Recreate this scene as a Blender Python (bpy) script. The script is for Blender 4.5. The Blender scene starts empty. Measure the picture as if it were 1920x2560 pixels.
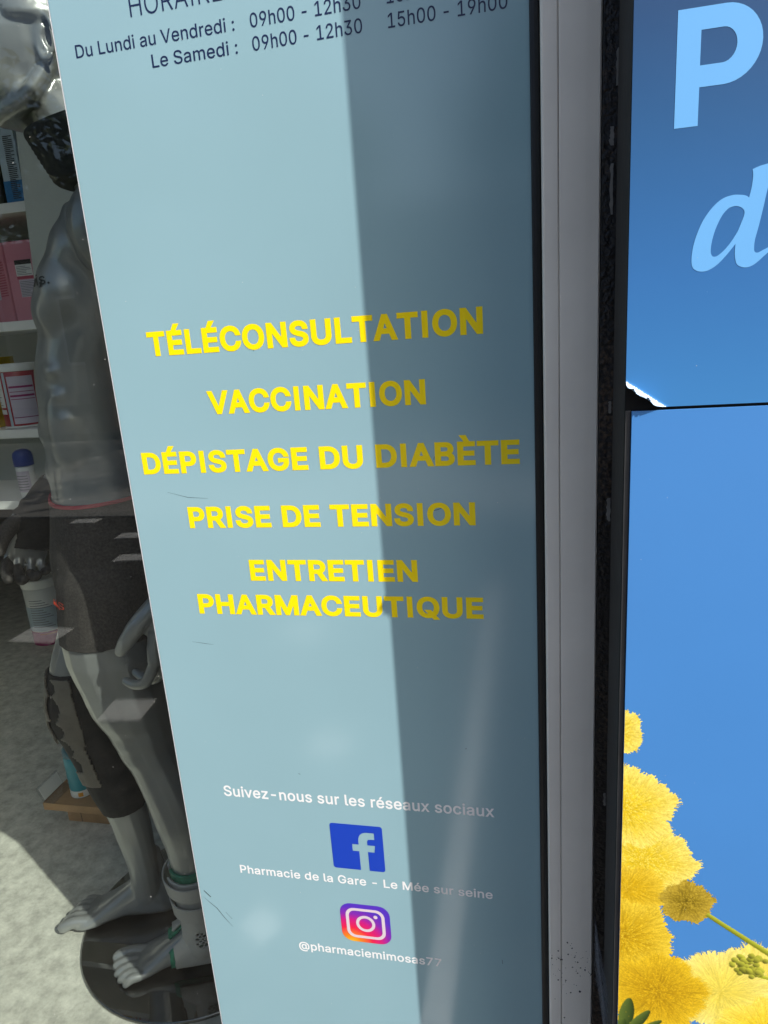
import bpy, bmesh, math, random
import numpy as np
from mathutils import Vector, Matrix, Euler
from mathutils.bvhtree import BVHTree
from mathutils.geometry import delaunay_2d_cdt

SC = bpy.context.scene
COL = SC.collection
random.seed(7)

# ------------------------------------------------------------------ camera
H = 1.36                                   # lens height above the ground
cd = bpy.data.cameras.new('camera'); cam = bpy.data.objects.new('camera', cd); COL.objects.link(cam)
cd.sensor_fit = 'HORIZONTAL'; cd.sensor_width = 36.0; cd.lens = 36.0 * 1707.36 / 1920.0
cd.clip_start = 0.02; cd.clip_end = 500
r_, u_, f_ = Vector((.97698768, .20141274, -.0701996)), Vector((.01399449, .26787973, .96335072)), Vector((-.21283616, .94216419, -.25889653))
m = Matrix.Identity(4)
for i in range(3):
    m[i][0], m[i][1], m[i][2] = r_[i], u_[i], -f_[i]
m.translation = Vector((0, -.85, H)); cam.matrix_world = m
SC.camera = cam

# ------------------------------------------------------------------ sky, sun, exposure
AZ, EL = math.radians(59.4), math.radians(40.9)          # azimuth from the facade normal towards +x
tosun = Vector((math.sin(AZ) * math.cos(EL), -math.cos(AZ) * math.cos(EL), math.sin(EL)))
world = bpy.data.worlds.new('World'); SC.world = world; world.use_nodes = True
nt = world.node_tree; bg = nt.nodes['Background']
sky = nt.nodes.new('ShaderNodeTexSky'); sky.sky_type = 'NISHITA'; sky.sun_disc = False
sky.sun_elevation = EL; sky.sun_rotation = math.atan2(tosun.x, tosun.y); sky.air_density = 1.0; sky.dust_density = 2.5; sky.ozone_density = 0.4
nt.links.new(sky.outputs[0], bg.inputs[0]); bg.inputs[1].default_value = 0.12
sl = bpy.data.lights.new('sun', 'SUN'); sl.energy = 4.2; sl.angle = math.radians(0.53); sl.color = (1, .95, .88)
sun = bpy.data.objects.new('sun', sl); COL.objects.link(sun)
sun.rotation_euler = tosun.to_track_quat('Z', 'Y').to_euler(); sun.location = (6, -5, 7)
SC.view_settings.view_transform = 'Standard'; SC.view_settings.look = 'None'
SC.view_settings.exposure = 0.67; SC.view_settings.gamma = 1.0; SC.view_settings.use_curve_mapping = False
SC.cycles.max_bounces = 12; SC.cycles.transparent_max_bounces = 16; SC.cycles.caustics_reflective = False
SC.cycles.use_denoising = True

# ------------------------------------------------------------------ helpers
def tag(o, label=None, cat=None, group=None, kind=None):
    if label: o['label'] = label
    if cat: o['category'] = cat
    if group: o['group'] = group
    if kind: o['kind'] = kind
    return o

def empty(name, loc, label=None, cat=None, group=None, kind=None):
    o = bpy.data.objects.new(name, None); COL.objects.link(o); o.location = loc; o.empty_display_size = .05
    return tag(o, label, cat, group, kind)

def link(name, me, mat=None, parent=None):
    o = bpy.data.objects.new(name, me); COL.objects.link(o)
    if mat is not None:
        me.materials.clear(); me.materials.append(mat)
    if parent is not None:
        o.parent = parent
        off = Vector(parent.location) if parent.parent is None else Vector((0, 0, 0))
        o.matrix_parent_inverse = Matrix.Translation(-off)   # children keep world coordinates
    return o

def pyd(name, v, f, mat=None, parent=None, smooth=False):
    me = bpy.data.meshes.new(name); me.from_pydata([tuple(p) for p in v], [], [tuple(q) for q in f]); me.update()
    if smooth: me.polygons.foreach_set('use_smooth', [True] * len(me.polygons))
    return link(name, me, mat, parent)

def bmobj(name, bm, mat=None, parent=None, smooth=False):
    me = bpy.data.meshes.new(name); bm.normal_update(); bm.to_mesh(me); bm.free()
    if smooth: me.polygons.foreach_set('use_smooth', [True] * len(me.polygons))
    return link(name, me, mat, parent)

def bmbox(bm, x0, x1, y0, y1, z0, z1, bev=0.0, rot=0.0, seg=2):
    r = bmesh.ops.create_cube(bm, size=1.0); vs = r['verts']
    bmesh.ops.scale(bm, vec=(x1 - x0, y1 - y0, z1 - z0), verts=vs)
    if bev:
        es = list({e for v in vs for e in v.link_edges})
        b = bmesh.ops.bevel(bm, geom=es, offset=bev, segments=seg, profile=.6, affect='EDGES')
        vs = list({v for f in b['faces'] for v in f.verts} | {v for v in vs if v.is_valid})
    c = Vector(((x0 + x1) / 2, (y0 + y1) / 2, (z0 + z1) / 2))
    if rot: bmesh.ops.rotate(bm, cent=(0, 0, 0), matrix=Matrix.Rotation(rot, 3, 'Z'), verts=vs)
    bmesh.ops.translate(bm, vec=c, verts=vs)
    return vs

def box(name, x0, x1, y0, y1, z0, z1, mat, parent=None, bev=0.0, rot=0.0):
    bm = bmesh.new(); bmbox(bm, x0, x1, y0, y1, z0, z1, bev, rot); return bmobj(name, bm, mat, parent)

def lathe(name, prof, c, mat, parent=None, n=32, smooth=True):
    v, f = [], []
    for (r, z) in prof:
        for k in range(n):
            a = 2 * math.pi * k / n; v.append((c[0] + r * math.cos(a), c[1] + r * math.sin(a), c[2] + z))
    for i in range(len(prof) - 1):
        for k in range(n):
            a, b = i * n + k, i * n + (k + 1) % n; f.append((a, b, b + n, a + n))
    f.append(tuple(range(n - 1, -1, -1))); f.append(tuple(range((len(prof) - 1) * n, len(prof) * n)))
    o = pyd(name, v, f, mat, parent)
    if smooth:
        for p in o.data.polygons: p.use_smooth = len(p.vertices) == 4 and abs(p.normal.z) < .8
    return o

# ------------------------------------------------------------------ materials
def mat(name, col, rough=.5, metal=0.0, spec=.5, coat=0.0, noise=None, bump=None, col2=None):
    """noise=(scale, amount, detail) varies the base colour; bump=(scale, strength, distance)"""
    M = bpy.data.materials.new(name); M.use_nodes = True; t = M.node_tree; b = t.nodes['Principled BSDF']
    b.inputs['Base Color'].default_value = (*col, 1); b.inputs['Roughness'].default_value = rough
    b.inputs['Metallic'].default_value = metal; b.inputs['Specular IOR Level'].default_value = spec
    b.inputs['Coat Weight'].default_value = coat; b.inputs['Coat Roughness'].default_value = .06
    tc = t.nodes.new('ShaderNodeTexCoord')
    if noise:
        n = t.nodes.new('ShaderNodeTexNoise'); n.inputs['Scale'].default_value = noise[0]; n.inputs['Detail'].default_value = noise[2] if len(noise) > 2 else 6
        t.links.new(tc.outputs['Object'], n.inputs['Vector'])
        rp = t.nodes.new('ShaderNodeValToRGB'); a = noise[1]
        c2 = col2 or tuple(min(1, c * (1 + a)) for c in col)
        rp.color_ramp.elements[0].color = (*[c * (1 - a) for c in col], 1); rp.color_ramp.elements[1].color = (*c2, 1)
        rp.color_ramp.elements[0].position = .3; rp.color_ramp.elements[1].position = .7
        t.links.new(n.outputs['Fac'], rp.inputs[0]); t.links.new(rp.outputs[0], b.inputs['Base Color'])
    if bump:
        n2 = t.nodes.new('ShaderNodeTexNoise'); n2.inputs['Scale'].default_value = bump[0]; n2.inputs['Detail'].default_value = 6
        t.links.new(tc.outputs['Object'], n2.inputs['Vector'])
        bp = t.nodes.new('ShaderNodeBump'); bp.inputs['Strength'].default_value = bump[1]; bp.inputs['Distance'].default_value = bump[2]
        t.links.new(n2.outputs['Fac'], bp.inputs['Height']); t.links.new(bp.outputs[0], b.inputs['Normal'])
    return M

def glass_mat(name, tint, f0=.042, rough=0.0):
    """sheet glass: clear tinted transmission plus Fresnel (Schlick) reflection"""
    M = bpy.data.materials.new(name); M.use_nodes = True; t = M.node_tree; t.nodes.clear()
    out = t.nodes.new('ShaderNodeOutputMaterial'); mx = t.nodes.new('ShaderNodeMixShader')
    tr = t.nodes.new('ShaderNodeBsdfTransparent'); tr.inputs[0].default_value = (*tint, 1)
    gl = t.nodes.new('ShaderNodeBsdfGlossy'); gl.inputs['Roughness'].default_value = rough
    lw = t.nodes.new('ShaderNodeLayerWeight'); lw.inputs['Blend'].default_value = .5
    pw = t.nodes.new('ShaderNodeMath'); pw.operation = 'POWER'; pw.inputs[1].default_value = 5
    ma = t.nodes.new('ShaderNodeMath'); ma.operation = 'MULTIPLY_ADD'; ma.inputs[1].default_value = 1 - f0; ma.inputs[2].default_value = f0
    t.links.new(lw.outputs['Facing'], pw.inputs[0]); t.links.new(pw.outputs[0], ma.inputs[0]); t.links.new(ma.outputs[0], mx.inputs[0])
    t.links.new(tr.outputs[0], mx.inputs[1]); t.links.new(gl.outputs[0], mx.inputs[2]); t.links.new(mx.outputs[0], out.inputs[0])
    return M

def nodes_of(M): return M.node_tree, M.node_tree.nodes['Principled BSDF']

M = {}
M['vinyl'] = mat('vinyl_pale_blue', (.268, .438, .498), .13, spec=.75, noise=(3, .03, 3), bump=(60, .03, .001))
M['vinyl_white'] = mat('vinyl_white', (.82, .83, .84), .3)
M['yellow'] = mat('vinyl_yellow', (1.0, .77, .0), .3)
M['navy'] = mat('vinyl_navy', (.008, .018, .07), .3)
M['fb'] = mat('print_blue', (.010, .052, .47), .3)
M['alu'] = mat('lacquered_aluminium', (.95, .905, .81), .45, noise=(9, .05, 8), bump=(240, .04, .001))
M['gasket'] = mat('black_rubber', (.006, .006, .007), .45, noise=(30, .3))
M['black_metal'] = mat('black_paint', (.006, .0065, .008), .55, spec=.22, noise=(12, .4), bump=(90, .25, .002))
M['dark_grey'] = mat('dark_grey_edge', (.045, .046, .048), .4, noise=(20, .3))
M['flake'] = mat('bare_primer', (.20, .195, .185), .6, noise=(40, .2))
M['silver'] = mat('silver_lacquer', (.30, .312, .315), .30, metal=.34, coat=.38, noise=(7, .06))
M['shorts'] = mat('brown_black_jersey', (.045, .040, .038), .85, noise=(240, .35, 3), bump=(420, .5, .001))
M['red_trim'] = mat('red_elastic', (.42, .055, .075), .7)
M['red_print'] = mat('red_print', (.55, .06, .03), .6)
M['black_cloth'] = mat('black_neoprene', (.012, .012, .013), .75, noise=(160, .3), bump=(500, .5, .001))
M['taupe'] = mat('taupe_rubber', (.17, .155, .13), .55, noise=(40, .15))
M['brace_white'] = mat('white_brace_plastic', (.50, .49, .47), .42, noise=(12, .08))
M['brace_green'] = mat('green_gel_liner', (.03, .25, .15), .45, noise=(60, .4), bump=(120, .6, .004))
M['white'] = mat('white_laminate', (.78, .79, .78), .4, noise=(5, .04))
M['panel_grey'] = mat('pale_grey_board', (.50, .53, .50), .5, noise=(6, .05))
M['pink'] = mat('pink_card', (.58, .22, .29), .55, noise=(8, .06))
M['pink_dark'] = mat('dark_pink_print', (.40, .05, .10), .5)
M['red'] = mat('red_print_tin', (.36, .012, .025), .3, noise=(14, .1))
M['lilac'] = mat('pale_lilac_print', (.56, .50, .60), .4)
M['paper'] = mat('white_paper', (.70, .71, .70), .5)
M['ink'] = mat('black_ink', (.02, .02, .02), .5)
M['grey_ink'] = mat('grey_ink', (.22, .22, .24), .5)
M['blue_cap'] = mat('blue_plastic', (.006, .03, .22), .3)
M['blue_box'] = mat('blue_card', (.02, .16, .38), .45)
M['sky_box'] = mat('pale_blue_card', (.42, .52, .60), .45)
M['mustard'] = mat('yellow_card', (.62, .42, .02), .5)
M['magenta'] = mat('magenta_print', (.30, .012, .12), .4)
M['teal'] = mat('teal_plastic', (.02, .26, .33), .35)
M['teal_dark'] = mat('dark_teal_plastic', (.008, .11, .17), .35)
M['orange'] = mat('orange_print', (.70, .30, .02), .4)
M['wood'] = mat('raw_card_wood', (.40, .235, .11), .6, noise=(18, .15), bump=(80, .2, .002))
M['floor'] = mat('screed_floor', (.60, .60, .545), .6, noise=(30, .24, 15), bump=(260, .35, .002))
t_, b_ = M['floor'].node_tree, M['floor'].node_tree.nodes['Principled BSDF']           # fine grain over the soft clouds of the screed
n_ = t_.nodes.new('ShaderNodeTexNoise'); n_.inputs['Scale'].default_value = 95; n_.inputs['Detail'].default_value = 9; n_.inputs['Roughness'].default_value = .75
c_ = t_.nodes.new('ShaderNodeTexCoord'); t_.links.new(c_.outputs['Object'], n_.inputs['Vector'])
r_v = t_.nodes.new('ShaderNodeValToRGB'); r_v.color_ramp.elements[0].position = .30; r_v.color_ramp.elements[0].color = (.74, .74, .73, 1); r_v.color_ramp.elements[1].position = .62; r_v.color_ramp.elements[1].color = (1.05, 1.05, 1.03, 1)
t_.links.new(n_.outputs['Fac'], r_v.inputs[0]); m_x = t_.nodes.new('ShaderNodeMixRGB'); m_x.blend_type = 'MULTIPLY'; m_x.inputs[0].default_value = 1
t_.links.new(b_.inputs['Base Color'].links[0].from_socket, m_x.inputs[1]); t_.links.new(r_v.outputs[0], m_x.inputs[2]); t_.links.new(m_x.outputs[0], b_.inputs['Base Color'])
M['wall'] = mat('shop_wall_paint', (.17, .17, .16), .7, noise=(3, .05))
M['ceiling'] = mat('ceiling_paint', (.25, .25, .24), .8)
M['render'] = mat('facade_render', (.48, .46, .42), .85, noise=(12, .1), bump=(150, .4, .004))
M['glass'] = glass_mat('window_glass', (.90, .925, .905))
M['smoked'] = glass_mat('smoked_glass', (.36, .36, .35), .22)
M['acrylic'] = glass_mat('clear_acrylic', (.93, .94, .96), .05)
M['asphalt'] = mat('asphalt', (.058, .053, .045), .85, noise=(16, .75, 15), bump=(160, .8, .01))
M['pale_road'] = mat('pale_concrete_paving', (.34, .32, .29), .85, noise=(4, .18, 10), bump=(90, .4, .006))
M['kerb'] = mat('granite_kerb', (.30, .29, .27), .8, noise=(60, .25))
M['paint'] = mat('worn_road_paint', (.72, .71, .68), .7, noise=(30, .2))
M['bark'] = mat('bark', (.12, .09, .065), .9, noise=(14, .35), bump=(30, .8, .03))
M['leaf'] = mat('leaf_green', (.055, .085, .022), .6, noise=(1.5, .5))
M['cream'] = mat('cream_render', (.55, .50, .42), .85, noise=(2, .08), bump=(60, .3, .005))
M['window_dark'] = mat('dark_window_glass', (.02, .025, .03), .08)
M['roof'] = mat('roof_tile', (.22, .09, .06), .8, noise=(10, .3))

# ------------------------------------------------------------------ ground, road, shell of the shop
def sheet(name, x0, x1, y0, y1, z, mt, thick=.25):
    return tag(box(name, x0, x1, y0, y1, z - thick, z, mt), kind='structure')
sheet('pavement', -60, 60, -4.05, 0.0, 0.0, M['asphalt'])
sheet('road', -60, 60, -9.3, -4.19, -.11, M['pale_road'])
sheet('opposite_pavement', -60, 60, -60, -9.3, 0.004, M['asphalt'])
kerb = empty('kerb', (0, -4.12, 0), kind='structure')
for k in range(30):
    x = -15 + k * 1.0
    box('kerb_stone', x + .004, x + .996, -4.19, -4.05, -.30, .012, M['kerb'], kerb, .012)
sheet('ground', -250, 250, -250, 250, -.30, M['asphalt'], .1)
# pale painted marks on the asphalt that show up as reflections in the window
for (x, y, w, d, a, lab) in [(-3.60, -3.93, .22, .12, -.05, 'small pale painted block on the asphalt, mirrored just under the red waistband'),
                             (-2.93, -3.52, .20, .13, -.1, 'pale painted block on the asphalt, mirrored on the shorts, upper of two by the sign'),
                             (-2.63, -3.02, .20, .13, -.1, 'pale painted block on the asphalt, mirrored on the shorts, lower of two by the sign'),
                             (-2.41, -1.85, .24, .17, .05, 'pale painted block on the asphalt, mirrored in front of the white tub'),
                             (-1.55, -1.23, .17, .15, -.12, 'pale painted block on the asphalt, mirrored across the near leg of the mannequin'),
                             (-.69, -1.10, .14, .12, .2, 'pale painted block on the asphalt, mirrored faintly above the white lettering of the sign'),
                             (-.65, -.37, .085, .070, .5, 'pale painted block near the shopfront, mirrored faintly left of the round camera badge'),
                             (-1.07, -1.97, .2, .16, .2, 'pale painted block on the asphalt, mirrored faintly below the lowest yellow word')]:
    o = box('painted_mark', -w / 2, w / 2, -d / 2, d / 2, .0005, .006, M['paint']); o.location = (x, y, 0); o.rotation_euler.z = a
    tag(o, lab, 'road marking', 'painted blocks on the asphalt')
o = box('painted_line', -.235, -.175, -2.6, -.12, .0005, .006, M['paint'])
tag(o, 'straight pale painted line running across the asphalt up to the shopfront', 'road marking')

# shop interior shell
tag(box('shop_floor', -4.2, 2.2, .05, 3.6, -.25, .010, M['floor']), kind='structure')
tag(box('shop_wall_back', -4.3, 2.3, 3.6, 3.75, -.25, 2.9, M['wall']), kind='structure')
tag(box('shop_wall_left', -4.35, -4.2, .0, 3.6, -.25, 2.9, M['wall']), kind='structure')
tag(box('shop_wall_right', 2.2, 2.35, .0, 3.6, -.25, 2.9, M['wall']), kind='structure')
tag(box('ceiling', -4.35, 2.35, .0, 3.75, 2.9, 3.1, M['ceiling']), kind='structure')
fw = empty('facade_wall', (1.2, .1, 0), kind='structure')
box('lintel', -4.2, 2.35, .0, .16, 2.55, 4.6, M['render'], fw)
box('pier', .135, 2.2, .0, .16, .0, 2.55, M['render'], fw)
box('pier', -4.2, -2.45, .0, .16, .0, 2.55, M['render'], fw)

# ------------------------------------------------------------------ the shop window
win = empty('shop_window', (-1.2, 0, 0), 'large clear shop window pane in a grey aluminium frame with black gasket', 'window')
box('glass_pane', -2.40, .012, .001, .009, .032, 2.50, M['glass'], win)
def profile(name, pts, z0, z1, mt, parent):
    n = len(pts); v = [(x, y, z0) for x, y in pts] + [(x, y, z1) for x, y in pts]
    f = [(i, (i + 1) % n, (i + 1) % n + n, i + n) for i in range(n)] + [tuple(range(n - 1, -1, -1)), tuple(range(n, 2 * n))]
    return pyd(name, v, f, mt, parent)
profile('gasket', [(.0037, 0), (.0037, -.004), (.0052, -.0062), (.0085, -.0068), (.0122, -.0062), (.0142, -.004), (.0142, 0)], .05, 2.52, M['gasket'], win)
profile('frame_profile', [(.0144, .03), (.0144, -.0280), (.0152, -.0297), (.0170, -.0303), (.0240, -.0303), (.0305, -.0300), (.0318, -.0290), (.0318, .03)], .0, 2.55, M['alu'], win)
profile('frame_profile', [(.0324, .03), (.0324, -.0288), (.0334, -.0296), (.0600, -.0296), (.0735, -.0290), (.0752, -.0272), (.0752, .03)], .0, 2.55, M['alu'], win)
box('bottom_rail', -2.44, .0140, -.012, .03, .0, .030, M['alu'], win, .002)
box('top_rail', -2.44, .0140, -.028, .03, 2.502, 2.55, M['alu'], win, .002)
box('frame_profile', -2.449, -2.402, -.029, .03, .0, 2.549, M['alu'], win, .002)

bm = bmesh.new(); q_ = random.Random(21)
for k in range(60):                                                     # splashes of dirt low on the frame
    x, z, r = q_.uniform(.017, .074), H - .93 - abs(q_.gauss(0, .035)) + q_.uniform(0, .06), q_.choice((.0003, .0004, .0005, .0009))
    if k == 0: x, z, r = .058, H - .965, .0014
    vs = [bm.verts.new((x + r * (1 + .5 * q_.random()) * math.cos(a), -.0312 if x < .032 else -.0301, z + r * (1 + .7 * q_.random()) * math.sin(a))) for a in np.linspace(0, 5.6, 7)]
    bm.faces.new(vs)
M['dirt'] = mat('dirt', (.03, .026, .02), .9)
tag(bmobj('dirt_specks', bm, M['dirt'], win), kind='stuff')

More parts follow.
